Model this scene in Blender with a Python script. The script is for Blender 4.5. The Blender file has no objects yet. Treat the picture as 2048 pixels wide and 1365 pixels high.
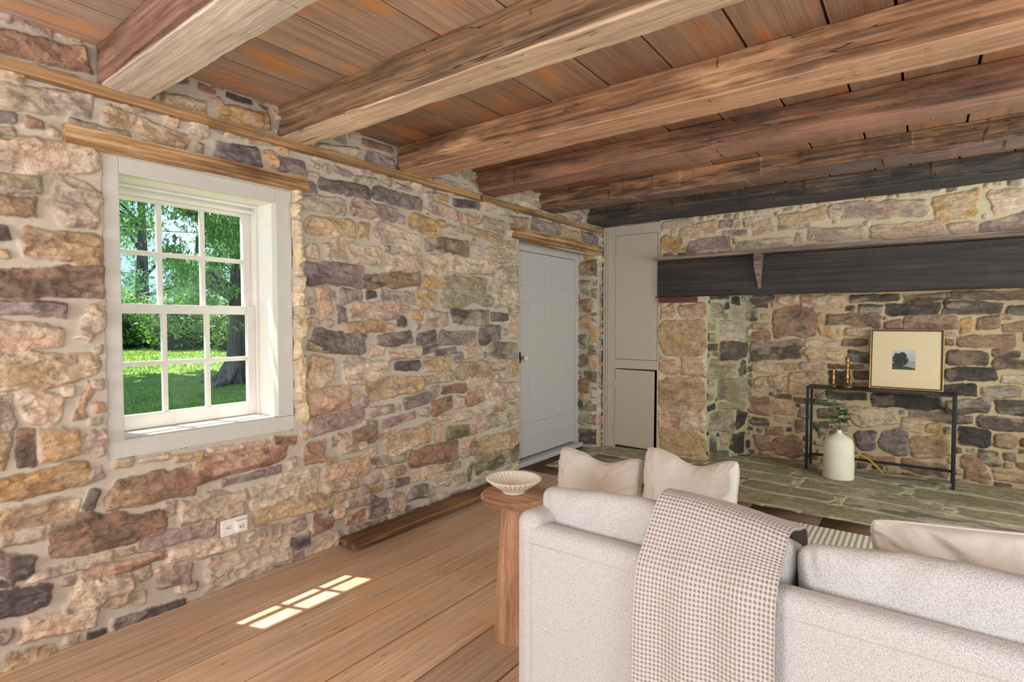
# Stone-walled room with hewn beams, a window on a garden, a fireplace and a white sofa
import bpy, bmesh, math, random
import numpy as np
from mathutils import Vector, Matrix, Euler
PI = math.pi
scn = bpy.context.scene
col = scn.collection
RNG = np.random.default_rng(7)
random.seed(5)

# ------------------------------------------------------------------ helpers
def s2l(c):
    return tuple(((v / 12.92) if v <= .04045 else ((v + .055) / 1.055) ** 2.4) for v in c)
def rgb(r, g, b):
    return s2l((r / 255, g / 255, b / 255))

_TAB = np.random.default_rng(3).random((256, 256))
def vnoise(x, y):
    x = np.asarray(x, float); y = np.asarray(y, float)
    xi = np.floor(x).astype(int); yi = np.floor(y).astype(int)
    fx = x - xi; fy = y - yi
    fx = fx * fx * fx * (fx * (fx * 6 - 15) + 10); fy = fy * fy * fy * (fy * (fy * 6 - 15) + 10)
    a = _TAB[xi & 255, yi & 255]; b = _TAB[(xi + 1) & 255, yi & 255]
    c = _TAB[xi & 255, (yi + 1) & 255]; d = _TAB[(xi + 1) & 255, (yi + 1) & 255]
    return (a * (1 - fx) + b * fx) * (1 - fy) + (c * (1 - fx) + d * fx) * fy
def fbm(x, y, o=4, g=.5):
    s = 0; a = 1; t = 0
    for i in range(o):
        s = s + a * vnoise(x * 2 ** i + 17.3 * i, y * 2 ** i + 9.1 * i); t += a; a *= g
    return s / t * 2 - 1
def ridged(x, y, o=4):
    s = 0; a = 1; t = 0
    for i in range(o):
        s = s + a * (1 - np.abs(vnoise(x * 2 ** i + 31 * i, y * 2 ** i + 7 * i) * 2 - 1)); t += a; a *= .5
    return s / t
def sstep(a, b, x):
    t = np.clip((x - a) / (b - a), 0, 1); return t * t * (3 - 2 * t)

def link(o, parent=None):
    col.objects.link(o)
    if parent is not None: o.parent = parent
    return o
def tag(o, label=None, cat=None, group=None, kind=None):
    if label: o['label'] = label
    if cat: o['category'] = cat
    if group: o['group'] = group
    if kind: o['kind'] = kind
    return o
def empty(name, loc, rz=0, **k):
    o = bpy.data.objects.new(name, None); o.location = loc; o.rotation_euler = (0, 0, rz)
    link(o); return tag(o, **k)

def npmesh(name, V, Fq, mat, parent=None, colors=None, smooth=True, tris=None):
    """mesh object from numpy quads (and optional triangles)"""
    V = np.asarray(V, np.float32); Fq = np.asarray(Fq, np.int32).reshape(-1, 4)
    m = bpy.data.meshes.new(name)
    m.vertices.add(len(V)); m.vertices.foreach_set('co', V.ravel())
    nt = 0 if tris is None else len(tris)
    li = Fq.ravel()
    st = np.arange(0, len(Fq) * 4, 4)
    if nt:
        tr = np.asarray(tris, np.int32)
        st = np.concatenate([st, len(Fq) * 4 + np.arange(0, nt * 3, 3)])
        li = np.concatenate([li, tr.ravel()])
    m.loops.add(len(li)); m.loops.foreach_set('vertex_index', li)
    m.polygons.add(len(st)); m.polygons.foreach_set('loop_start', st.astype(np.int32))
    m.update(calc_edges=True)
    m.polygons.foreach_set('use_smooth', np.full(len(st), smooth))
    if colors is not None:
        ca = m.color_attributes.new('Col', 'FLOAT_COLOR', 'POINT')
        c4 = np.ones((len(V), 4), np.float32); c4[:, :np.shape(colors)[1]] = colors
        ca.data.foreach_set('color', c4.ravel())
    m.validate()
    if mat: m.materials.append(mat)
    return link(bpy.data.objects.new(name, m), parent)

def bmobj(name, bm, mat, parent=None, smooth=False, angle=None):
    m = bpy.data.meshes.new(name)
    bmesh.ops.recalc_face_normals(bm, faces=bm.faces)
    bm.to_mesh(m); bm.free()
    if smooth: m.polygons.foreach_set('use_smooth', [True] * len(m.polygons))
    if smooth and angle: m.set_sharp_from_angle(angle=angle)
    if mat: m.materials.append(mat)
    return link(bpy.data.objects.new(name, m), parent)

def add_box(bm, lo, hi, bev=0, seg=2, rot=None, piv=None):
    lo = Vector(lo); hi = Vector(hi); t = bmesh.new()
    bmesh.ops.create_cube(t, size=1)
    for v in t.verts:
        v.co = Vector([(lo[i] + hi[i]) / 2 + v.co[i] * (hi[i] - lo[i]) for i in range(3)])
    if bev: bmesh.ops.bevel(t, geom=list(t.edges), offset=bev, segments=seg, affect='EDGES', profile=.5)
    if rot is not None:
        p = Vector(piv) if piv is not None else (lo + hi) / 2
        for v in t.verts: v.co = p + rot @ (v.co - p)
    mm = bpy.data.meshes.new('t'); t.to_mesh(mm); t.free(); bm.from_mesh(mm); bpy.data.meshes.remove(mm)
def box(name, lo, hi, mat, parent=None, bev=0, seg=2, rot=None, piv=None):
    bm = bmesh.new(); add_box(bm, lo, hi, bev, seg, rot, piv); return bmobj(name, bm, mat, parent)
def boxes(name, L, mat, parent=None, bev=0, seg=2):
    bm = bmesh.new()
    for lo, hi in L: add_box(bm, lo, hi, bev, seg)
    return bmobj(name, bm, mat, parent)

def lathe(prof, n=48, off=(0, 0, 0), sx=1, sy=1, rfun=None):
    """prof list of (r,z) -> V,F"""
    V = []; F = []
    A = np.arange(n) / n * 2 * PI
    for (r, z) in prof:
        rr = np.full(n, r) if rfun is None else rfun(r, z, A)
        V.append(np.stack([rr * np.cos(A) * sx + off[0], rr * np.sin(A) * sy + off[1], np.full(n, z) + off[2]], 1))
    V = np.concatenate(V); k = len(prof)
    i = np.arange(n); j = (i + 1) % n
    for a in range(k - 1):
        F.append(np.stack([a * n + i, a * n + j, (a + 1) * n + j, (a + 1) * n + i], 1))
    return V, np.concatenate(F)
def tube(pts, r, n=8, cap=True):
    """tube along points, r scalar or list"""
    pts = np.asarray(pts, float); k = len(pts)
    r = np.full(k, r) if np.isscalar(r) else np.asarray(r, float)
    T = np.gradient(pts, axis=0); T /= np.linalg.norm(T, axis=1)[:, None] + 1e-9
    ref = np.array([0, 0, 1.]) if abs(T[0, 2]) < .9 else np.array([1., 0, 0])
    V = []; A = np.arange(n) / n * 2 * PI
    for p, t, rr in zip(pts, T, r):
        a = np.cross(ref, t); a /= np.linalg.norm(a) + 1e-9; b = np.cross(t, a); ref = np.cross(t, a) * 0 + ref
        V.append(p + rr * (np.cos(A)[:, None] * a + np.sin(A)[:, None] * b))
    V = np.concatenate(V); F = []; i = np.arange(n); j = (i + 1) % n
    for q in range(k - 1): F.append(np.stack([q * n + i, q * n + j, (q + 1) * n + j, (q + 1) * n + i], 1))
    tr = []
    if cap:
        V = np.concatenate([V, pts[:1], pts[-1:]]); c0 = len(V) - 2; c1 = c0 + 1
        tr = [(c0, b, a) for a, b in zip(i, j)] + [(c1, (k - 1) * n + a, (k - 1) * n + b) for a, b in zip(i, j)]
    return V, np.concatenate(F), tr
def join(parts):
    V = []; F = []; T = []; o = 0
    for p in parts:
        v, f = p[0], p[1]; t = p[2] if len(p) > 2 else []
        V.append(v); F.append(np.asarray(f).reshape(-1, 4) + o)
        if len(t): T.append(np.asarray(t) + o)
        o += len(v)
    return np.concatenate(V), np.concatenate(F), (np.concatenate(T) if T else None)
def grid_faces(nu, nv, wrap=False, o=0):
    i, j = np.meshgrid(np.arange(nu - 1), np.arange(nv - 1), indexing='ij')
    a = (i * nv + j).ravel() + o
    return np.stack([a, a + nv, a + nv + 1, a + 1], 1)

# ------------------------------------------------------------------ materials
def newmat(name):
    m = bpy.data.materials.new(name); m.use_nodes = True
    nt = m.node_tree; b = nt.nodes['Principled BSDF']
    return m, nt, b
class N:
    def __init__(s, nt): s.nt = nt
    def __call__(s, t, **k):
        n = s.nt.nodes.new(t)
        for a, v in k.items():
            if a.startswith('i_'):
                key = a[2:]; key = int(key) if key.isdigit() else key.replace('_', ' ')
                if isinstance(v, bpy.types.NodeSocket): s.nt.links.new(v, n.inputs[key])
                else: n.inputs[key].default_value = v
            else: setattr(n, a, v)
        return n
def ramp(n, fac, stops):
    r = n('ShaderNodeValToRGB', i_Fac=fac); e = r.color_ramp.elements
    while len(e) < len(stops): e.new(.5)
    for q, (p, c) in zip(e, stops):
        q.position = p; q.color = (*c, 1) if len(c) == 3 else c
    return r.outputs['Color']
def mixc(n, f, a, b, mode='MIX'):
    m = n('ShaderNodeMix', data_type='RGBA', blend_type=mode)
    for s, v in (('Factor', f), ('A', a), ('B', b)):
        q = [i for i in m.inputs if i.name == s and (i.type == ('VALUE' if s == 'Factor' else 'RGBA'))][0]
        if isinstance(v, bpy.types.NodeSocket): n.nt.links.new(v, q)
        else: q.default_value = v if s == 'Factor' else ((*v, 1) if len(v) == 3 else v)
    return [o for o in m.outputs if o.type == 'RGBA'][0]
def val(n, op, a, b=0.):
    m = n('ShaderNodeMath', operation=op)
    for i, v in enumerate((a, b)):
        if isinstance(v, bpy.types.NodeSocket): n.nt.links.new(v, m.inputs[i])
        else: m.inputs[i].default_value = v
    return m.outputs[0]
def bump(n, b, h, strength=.3, dist=.01):
    q = n('ShaderNodeBump', i_Height=h); q.inputs['Strength'].default_value = strength; q.inputs['Distance'].default_value = dist
    n.nt.links.new(q.outputs[0], b.inputs['Normal'])

def plain(name, c, rough=.5, metal=0, var=.06, scale=25, bmp=.0, bscale=200, spec=None):
    m, nt, b = newmat(name); n = N(nt)
    tc = n('ShaderNodeTexCoord').outputs['Object']
    ns = n('ShaderNodeTexNoise', i_Vector=tc, i_Scale=scale, i_Detail=4.).outputs['Fac']
    hi = tuple(min(1, v * (1 + var)) for v in c); lo = tuple(v * (1 - var) for v in c)
    nt.links.new(ramp(n, ns, [(.3, lo), (.7, hi)]), b.inputs['Base Color'])
    b.inputs['Roughness'].default_value = rough; b.inputs['Metallic'].default_value = metal
    if spec is not None: b.inputs['Specular IOR Level'].default_value = spec
    if bmp:
        bump(n, b, n('ShaderNodeTexNoise', i_Vector=tc, i_Scale=bscale, i_Detail=3.).outputs['Fac'], bmp, .004)
    return m

def stone_mat(name):
    m, nt, b = newmat(name); n = N(nt)
    tc = n('ShaderNodeTexCoord').outputs['Object']
    vc = n('ShaderNodeVertexColor', layer_name='Col'); c = vc.outputs['Color']; al = vc.outputs['Alpha']
    n1 = n('ShaderNodeTexNoise', i_Vector=tc, i_Scale=38., i_Detail=6., i_Roughness=.65).outputs['Fac']
    n2 = n('ShaderNodeTexNoise', i_Vector=tc, i_Scale=170., i_Detail=3.).outputs['Fac']
    f1 = ramp(n, n1, [(.28, (.66, .64, .62)), (.48, (1, 1, 1)), (.75, (1.2, 1.19, 1.17))])
    f2 = ramp(n, n2, [(.3, (.86, .86, .86)), (.7, (1.1, 1.1, 1.1))])
    cs = mixc(n, 1., mixc(n, 1., c, f1, 'MULTIPLY'), f2, 'MULTIPLY'); cm = mixc(n, .35, c, mixc(n, 1., c, f1, 'MULTIPLY')); cc = mixc(n, al, cm, cs)
    nt.links.new(cc, b.inputs['Base Color'])
    b.inputs['Roughness'].default_value = .88; b.inputs['Specular IOR Level'].default_value = .25
    h = val(n, 'MULTIPLY', val(n, 'ADD', val(n, 'MULTIPLY', n1, 1.), val(n, 'MULTIPLY', n2, .25)), val(n, 'ADD', val(n, 'MULTIPLY', al, .85), .15))
    bump(n, b, h, .6, .012)
    return m

def wood_mat(name, dark, mid, light, axis='X', freq=1., patch=None, patch_amt=.0, rough=.6, contrast=1., bmp=.35, obj_rand=True, crack=True, attr=False, pale=None, adze=0, under=None, soot=False):
    """streaky procedural wood; grain along axis; patch = colour of large blotches"""
    m, nt, b = newmat(name); n = N(nt)
    tc = n('ShaderNodeTexCoord').outputs['Object']
    v = tc
    if obj_rand:
        rnd = n('ShaderNodeObjectInfo').outputs['Random']
        v = n('ShaderNodeVectorMath', operation='ADD', i_0=tc, i_1=n('ShaderNodeCombineXYZ', i_X=val(n, 'MULTIPLY', rnd, 37.), i_Y=val(n, 'MULTIPLY', rnd, 11.), i_Z=val(n, 'MULTIPLY', rnd, 23.)).outputs[0]).outputs[0]
    if attr:   # per-board offset held in a colour attribute
        a = n('ShaderNodeVertexColor', layer_name='Col').outputs['Color']
        sp = n('ShaderNodeSeparateColor', i_Color=a)
        v = n('ShaderNodeVectorMath', operation='ADD', i_0=v, i_1=n('ShaderNodeVectorMath', operation='SCALE', i_0=a, i_Scale=29.).outputs[0]).outputs[0]
    def sc(l, c):
        s = {'X': (l, c, c), 'Y': (c, l, c), 'Z': (c, c, l)}[axis]
        return n('ShaderNodeVectorMath', operation='MULTIPLY', i_0=v, i_1=s).outputs[0]
    warp = n('ShaderNodeTexNoise', i_Vector=sc(.8 * freq, 3 * freq), i_Scale=1., i_Detail=3.)
    wv = n('ShaderNodeVectorMath', operation='SCALE', i_0=warp.outputs['Color'], i_Scale=1.2).outputs[0]
    g1v = n('ShaderNodeVectorMath', operation='ADD', i_0=sc(1.1 * freq, 44 * freq), i_1=wv).outputs[0]
    g1 = n('ShaderNodeTexNoise', i_Vector=g1v, i_Scale=1., i_Detail=6., i_Roughness=.62).outputs['Fac']
    g2 = n('ShaderNodeTexNoise', i_Vector=sc(4 * freq, 260 * freq), i_Scale=1., i_Detail=3.).outputs['Fac']
    big = n('ShaderNodeTexNoise', i_Vector=sc(1.5, 5.), i_Scale=1., i_Detail=4., i_Roughness=.6).outputs['Fac']
    k = .16 / contrast
    f = val(n, 'ADD', val(n, 'MULTIPLY', g1, .62), val(n, 'MULTIPLY', big, .38))
    c = ramp(n, f, [(.5 - k, dark), (.5, mid), (.5 + k, light)])
    if patch is not None:
        pn = n('ShaderNodeTexNoise', i_Vector=sc(2.2, 6.5), i_Scale=1., i_Detail=4., i_Roughness=.6).outputs['Fac']
        pf = ramp(n, val(n, 'ADD', pn, (patch_amt - .5) * .5), [(.47, (0, 0, 0)), (.62, (1, 1, 1))])
        c = mixc(n, val(n, 'MULTIPLY', pf, .85), c, patch)
    if pale is not None:
        pn = n('ShaderNodeTexNoise', i_Vector=n('ShaderNodeVectorMath', operation='ADD', i_0=sc(1.4, 9.), i_1=(7.3, 3.1, 5.7)).outputs[0], i_Scale=1., i_Detail=5., i_Roughness=.65).outputs['Fac']
        c = mixc(n, val(n, 'MULTIPLY', ramp(n, pn, [(.53, (0, 0, 0)), (.68, (1, 1, 1))]), .8), c, pale)
    if under is not None:   # paler underside faces, kept in the mesh's colour attribute
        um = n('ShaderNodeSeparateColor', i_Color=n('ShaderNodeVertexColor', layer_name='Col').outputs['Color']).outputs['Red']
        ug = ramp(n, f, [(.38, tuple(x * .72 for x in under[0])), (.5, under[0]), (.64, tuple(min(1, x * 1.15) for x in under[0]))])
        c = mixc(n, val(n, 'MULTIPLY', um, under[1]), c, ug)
    fine = ramp(n, g2, [(.3, (.78, .77, .76)), (.6, (1.08, 1.08, 1.08))])
    c = mixc(n, 1., c, fine, 'MULTIPLY')
    hh = val(n, 'ADD', val(n, 'MULTIPLY', g1, .7), val(n, 'MULTIPLY', g2, .3))
    if crack:
        cr = n('ShaderNodeTexNoise', i_Vector=sc(1.1, 30.), i_Scale=1., i_Detail=2.).outputs['Fac']
        cf = ramp(n, val(n, 'ABSOLUTE', val(n, 'SUBTRACT', cr, .5)), [(.0, (1, 1, 1)), (.009, (0, 0, 0))])
        msk = ramp(n, n('ShaderNodeTexNoise', i_Vector=sc(1.5, 3.), i_Scale=1.).outputs['Fac'], [(.5, (0, 0, 0)), (.6, (1, 1, 1))])
        cf = mixc(n, 1., cf, msk, 'MULTIPLY')
        c = mixc(n, val(n, 'MULTIPLY', cf, .8), c, tuple(x * .25 for x in dark))
        hh = val(n, 'SUBTRACT', hh, val(n, 'MULTIPLY', cf, .8))
    if adze:   # axe and adze cuts across the grain
        av = n('ShaderNodeVectorMath', operation='ADD', i_0=sc(34., 2.6), i_1=n('ShaderNodeVectorMath', operation='SCALE', i_0=warp.outputs['Color'], i_Scale=2.).outputs[0]).outputs[0]
        an = n('ShaderNodeTexNoise', i_Vector=av, i_Scale=1., i_Detail=1.).outputs['Fac']
        am = ramp(n, n('ShaderNodeTexNoise', i_Vector=sc(3.5, 9.), i_Scale=1., i_Detail=1.).outputs['Fac'], [(.54, (0, 0, 0)), (.6, (1, 1, 1))])
        af = mixc(n, 1., ramp(n, an, [(.72, (0, 0, 0)), (.76, (1, 1, 1))]), am, 'MULTIPLY')
        c = mixc(n, val(n, 'MULTIPLY', af, .7 * adze), c, tuple(x * .35 for x in dark)); hh = val(n, 'SUBTRACT', hh, val(n, 'MULTIPLY', af, .9))
    if attr:
        c = mixc(n, 1., c, ramp(n, sp.outputs['Red'], [(0., (.78, .78, .8)), (1., (1.2, 1.15, 1.1))]), 'MULTIPLY')
    if soot:   # old smoke stain on the boards nearer the hearth
        yy = n('ShaderNodeSeparateXYZ', i_Vector=tc).outputs['Y']
        sf = val(n, 'ADD', val(n, 'MULTIPLY', yy, .30), val(n, 'MULTIPLY', big, .5))
        c = mixc(n, 1., c, ramp(n, sf, [(.62, (1, 1, 1)), (1., (.52, .40, .34))]), 'MULTIPLY')
    nt.links.new(c, b.inputs['Base Color'])
    b.inputs['Roughness'].default_value = rough; b.inputs['Specular IOR Level'].default_value = .3
    bump(n, b, hh, bmp, .008)
    return m
ST_L='421,2211,761,2252,89b 442,2039,756,2056,94g 452,1954,532,1964,43p 559,1963,611,1963,34r 438,1882,529,1903,66g 424,1820,774,1873,109c 422,1727,592,1743,81g 615,1693,777,1693,174g 420,1645,583,1651,70b 531,1515,779,1537,120t 443,1552,503,1559,52d 454,1484,504,1486,31o 427,1387,776,1393,110b 425,1295,659,1293,54p 422,1199,644,1187,99c 709,1251,764,1232,152c 419,1075,748,1066,119t 511,932,641,921,114c 685,935,722,925,135b 428,921,501,908,123g 438,789,493,778,117l 496,780,565,778,127b 567,788,697,784,109t 700,778,782,774,94m 410,655,731,650,85o 703,627,764,647,47m 702,553,747,547,83p 407,539,678,540,91t 782,562,1092,542,127b 596,426,974,394,129b 971,438,1024,443,61m 457,465,581,457,47c 404,403,557,352,83p 528,307,785,304,42c 415,329,493,309,30p 699,259,971,238,51r 629,256,672,253,39m 400,247,590,219,98p 650,199,845,142,140c 500,122,727,78,84c 939,148,1082,117,97m 776,10,1057,2,55p 698,11,756,5,28d 625,29,665,20,31t 423,139,473,110,54p 1016,653,1144,644,36t 1164,658,1308,648,28c 803,669,873,671,37t 890,672,1005,664,25c 1313,654,1437,649,24m 1481,639,1602,634,51r 1120,585,1543,580,106r 1217,497,1514,503,39m 1340,397,1719,389,133c 1026,401,1323,385,124c 1368,299,1811,265,88t 1635,562,1780,548,123r 1757,484,1843,486,41t 1778,411,2068,421,108s 1771,331,1992,320,62t 1399,193,1653,178,82m 1683,169,1816,136,98r 883,317,1191,298,70m 987,228,1294,207,78c 1126,89,1549,74,136c 1549,94,1667,93,74p 1672,32,1867,38,88c 1021,72,1104,58,45c 1839,179,1901,170,73s 1702,692,2036,711,95m 2035,671,2130,645,35l 2179,632,2439,651,50m 1866,560,1981,563,119t 1954,596,2137,596,94b 2144,553,2233,581,49t 2185,494,2545,522,133t 2091,476,2136,482,60c 1812,581,1857,579,78g 2373,381,2844,344,127b 2083,403,2353,404,67g 2261,248,2385,238,50p 2070,251,2175,247,42t 2058,136,2213,145,127m 2221,134,2334,136,119m 1901,128,2058,127,70s 1909,206,2059,201,41c 1907,54,2196,27,65g 2376,151,2533,144,91g 2400,16,2514,17,59d 2551,33,2634,31,54l 2644,49,2731,54,69g 2489,253,2598,249,73c 2598,169,2762,175,82g 1008,2187,1185,2190,82t 1152,2290,1225,2278,27r 1202,2218,1258,2251,50t 1279,2292,1388,2289,28d 1246,2202,1490,2215,85o 1425,2289,1470,2281,17d 790,2057,1108,2028,74t 1129,2018,1169,2009,49m 1206,2024,1431,2035,84p 1454,2035,1513,2044,83o 1532,2041,1673,2035,71p 1703,2078,1757,2069,31m 1693,2022,1756,2022,26t 1731,2160,2027,2175,87g 2052,2204,2267,2181,88p 2046,2279,2257,2277,35b 1850,2082,1978,2069,39p 1764,1981,2082,1993,72p 2103,1994,2515,2004,85p 1981,2055,2148,2064,40g 2286,2080,2408,2073,28m 2606,2176,2968,2180,54c 1651,1864,1929,1884,80g 1962,1898,2284,1892,93m 2296,1875,2357,1878,55m 2394,1884,2674,1853,109o 2538,2040,2596,2057,84m 2533,1956,2569,1958,39o 2652,2077,2743,2077,40o 2601,1993,2883,1977,80m 2802,2074,3077,2079,56p 2637,1900,2718,1902,50o 2930,1984,3077,1996,92s 3099,1989,3398,1949,97c 1678,1741,1995,1763,114t 2016,1765,2094,1773,92t 2119,1785,2491,1746,110c 2518,1758,2613,1753,91m 2618,1780,2950,1756,102b 2867,1902,3348,1866,72t 3015,1766,3104,1761,72s 1656,1614,1748,1621,68c 1784,1614,1822,1618,97c 1835,1633,2174,1638,108c 1677,1489,2027,1515,120p 2055,1483,2481,1515,91b 2223,1619,2512,1613,106c 2548,1616,2800,1631,140c 2507,1507,2701,1502,85o 2835,1640,3250,1656,115c 2677,1460,3155,1483,203l 3274,1594,3542,1601,131g 3150,1747,3515,1756,106c 3367,1845,3515,1854,58g 1803,1392,1854,1388,44p 1732,1336,1825,1365,151s 1876,1386,2025,1395,76m 2054,1399,2141,1405,44p 2171,1404,2320,1406,55m 2345,1398,2454,1393,82g 2463,1393,2638,1392,104t 1955,1305,2307,1320,106m 1849,1284,1915,1290,83p 2328,1323,2394,1321,44s 2410,1290,2479,1297,76o 1897,1209,2181,1219,72t 2291,1252,2368,1243,74d 2510,1259,2743,1267,106m 2778,1277,3172,1292,107d 3201,1284,3411,1286,57p 3086,1385,3225,1397,74g 3237,1450,3542,1454,162c 3417,1205,3542,1204,173c 1717,1155,2061,1112,117p 1675,1119,1847,1097,54l 2131,1139,2409,1151,80p 2439,1141,2627,1133,85p 2656,1143,3040,1124,104m 3074,1160,3322,1156,134p 2218,1040,2486,1053,75c 2508,1065,2646,1073,46p 2613,1034,2822,1053,41p 2268,967,2477,963,60p 2503,962,2776,958,97t 2806,991,2899,1000,70p 2910,1028,3096,1013,94s 3177,1031,3542,1024,139g 1679,971,1833,968,167t 1891,961,2213,962,151c 2831,896,3183,897,130b 3212,917,3398,913,69m 3436,872,3549,872,111t 2055,844,2511,844,129t 2525,869,2806,873,67g 2946,812,3189,821,80c 3141,699,3549,712,147c 2919,694,3130,726,102s 1683,811,1933,819,137s 2019,795,2076,777,93m 2083,717,2270,717,60m 2274,720,2318,721,43m 2339,743,2556,748,77p 2677,789,2935,778,66b 2592,681,2795,680,95b 2820,688,2898,689,91m 2647,597,2774,593,41c 2784,584,2983,586,64c 3141,513,3340,507,106g 3038,534,3095,541,51s 3188,596,3385,595,61t 3397,542,3556,542,135g 2600,496,2675,491,101s 2724,483,2961,473,98l 2972,464,3055,466,66s 3083,336,3556,320,147t 3015,209,3353,210,143l 3436,209,3563,209,144l 2875,370,2950,367,61s 2977,326,3054,319,95b 2870,303,2960,300,39s 2928,174,2993,170,130l 2703,254,2875,238,52l 3743,2043,4176,2069,101p 4209,2047,4519,2032,81t 4557,2051,4862,2040,105p 3417,2036,3686,2047,71t'
ST_A='603,2134,931,2154,73c 785,2056,1108,2082,116s 695,2074,757,2072,60o 599,1994,795,1945,139o 757,1990,814,1989,50o 865,1931,1224,1944,106m 1125,2098,1252,2093,74p 1169,2015,1380,2011,52m 1420,1999,1592,2016,46m 1399,2073,1568,2084,100c 1343,2083,1399,2090,81t 1283,1901,1718,1905,75c 1250,1942,1283,1948,52o 1213,1867,1255,1873,56o 1739,1928,1798,1922,89s 1618,2083,1965,2100,104t 1611,2018,1854,2025,45m 1965,2111,2077,2125,101c 1827,1936,2208,1934,109c 2054,2097,2610,2088,127m 2637,2056,2891,2069,182o 2247,1923,2679,1917,110s 2719,1888,2876,1896,94s 2884,1875,3144,1922,121m 2933,2067,3141,2067,141c 630,1875,726,1873,23b 777,1869,847,1869,23d 893,1856,947,1857,23b 970,1855,1023,1855,22d 1045,1858,1093,1859,22b'
ST_P='605,1348,755,1351,121s 792,1350,1033,1347,122s 603,1098,1036,1110,322t 600,829,797,843,159s 812,825,1039,840,173s 598,563,1038,597,305t 595,329,784,349,151s 807,333,1036,357,156c 602,106,1038,158,232t 604,-85,788,-67,142t 807,-68,1041,-41,138t'
ST_S='26,1343,183,1349,108g 280,1336,458,1337,120m 116,1167,462,1165,175g 145,986,499,977,176d 22,826,355,818,156l 422,820,496,813,141k 126,631,493,620,204l 122,486,483,460,65l 24,343,338,326,175l 358,348,499,336,151k 21,139,134,127,165d 159,152,289,139,176l 316,132,476,116,179k 29,2,305,-7,129l'
ST_R='1253,1456,1483,1460,84d 1509,1450,1686,1450,72s 1719,1423,2038,1420,122s 1237,1325,1361,1323,131d 1342,1398,1446,1396,37d 1478,1244,1836,1248,261b 1305,1211,1449,1212,65b 1302,1117,1463,1120,74b 1831,1292,1893,1292,88t 1920,1266,2295,1256,111b 1849,1169,2038,1167,117t 2061,1167,2244,1164,76m 1308,981,1717,993,170d 1744,1057,1996,1058,57t 2036,1076,2221,1072,60d 1733,981,1773,982,58m 1774,951,2042,960,96o 2072,957,2244,955,98d 1311,821,1589,830,97o 1593,835,1695,840,50l 1711,854,1900,859,71m 1935,860,2182,863,34d 1936,755,2097,761,147k 1335,677,1554,691,125t 1562,687,1604,690,119s 1620,700,1903,705,170t 1518,559,1651,566,41d 1672,545,2008,538,49d 1927,610,2226,621,69k 1494,460,1669,476,119t 1280,455,1481,473,169b 1702,430,1806,435,99d 1309,301,1462,317,85d 1437,235,1589,253,79b 1679,305,1784,312,126b 1334,114,1490,130,141b 1516,105,1739,126,174b 1847,302,1936,307,141d 1861,445,2028,453,96d 2085,1444,2434,1443,58d 2451,1439,2753,1442,64d 2769,1442,3211,1444,68b 2335,1347,2684,1354,97d 2709,1361,3065,1352,96d 3080,1329,3241,1334,66p 2478,1232,2809,1244,119b 2152,1358,2314,1356,71d 2816,1224,2887,1224,108o 2925,1236,3046,1232,98b 3036,1285,3120,1284,37t 3066,1202,3243,1214,81b 2815,1096,3138,1099,102b 2742,965,3000,975,112d 3005,1013,3162,1015,64d 3033,927,3250,941,82d 2735,839,3046,841,108d 3069,813,3252,824,67g 2731,713,2939,720,89k 2963,710,3179,723,90g 2746,588,3011,608,116d 3040,595,3284,618,108d 2262,586,2727,613,114k 2512,501,2788,497,68d 2816,488,2912,494,66d 2938,478,3274,478,94d 2819,359,3008,363,139k 3037,348,3157,356,102b 3174,351,3263,362,74r 2625,392,2722,395,88o 2738,393,2784,394,59d 2530,242,2784,256,168t 2950,221,3076,217,107d 3098,243,3171,246,60d 2844,151,2977,164,132b 2103,443,2432,477,151t 2447,412,2618,419,122t 2135,240,2313,263,170p 2327,256,2510,272,198p 2181,96,2426,91,67b 2460,75,2782,74,105b 2148,-42,2445,-22,42d 2873,61,3020,67,77b 3048,91,3215,100,83t'
# ------------------------------------------------------------------ stone masonry
DES = lambda v, k=.14: tuple(x + (sum(v) / 3 - x) * k for x in v)
PAL = {k: np.array(rgb(*DES(v))) for k, v in dict(
    p=(136, 121, 117), m=(170, 145, 135), t=(196, 164, 126), o=(202, 160, 102), c=(214, 190, 163), b=(158, 127, 102), y=(236, 214, 170),
    d=(104, 90, 80), g=(174, 160, 140), r=(168, 122, 100), l=(156, 143, 108), L=(166, 160, 126), k=(76, 69, 65), s=(214, 174, 144)).items()}
SEC = dict(L='glgb', p='mdk', m='pcs', t='ocb', o='tbc', c='tsgm', y='cyt', b='drt', d='kbg', g='lcd', r='bds', l='gdt', k='dk', s='ctr')

def parse(S):
    out = []
    for e in S.split():
        a = e[:-1].split(','); out.append([float(v) / 1000 for v in a] + [e[-1]])
    return out

def sdf_stone(U, V, st, warp=True):
    cu, cv, a, b, th, r, t1, t2, sd = st
    dx = U - cu; dy = V - cv
    if warp:
        w = min(.026, .36 * b)
        dx = dx + (fbm(U * 8 + sd, V * 8, 4)) * w * 1.5; dy = dy + (fbm(U * 9 + 50 + sd, V * 9 + 20, 3)) * w
    x = dx * math.cos(th) + dy * math.sin(th); y = -dx * math.sin(th) + dy * math.cos(th)
    bb = b * (1 + np.where(y > 0, t1, t2) * np.clip(x / a, -1, 1))
    y = y * (b / bb)
    qx = np.abs(x) - (a - r); qy = np.abs(y) - (b - r)
    return np.hypot(np.maximum(qx, 0), np.maximum(qy, 0)) + np.minimum(np.maximum(qx, qy), 0) - r

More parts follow.
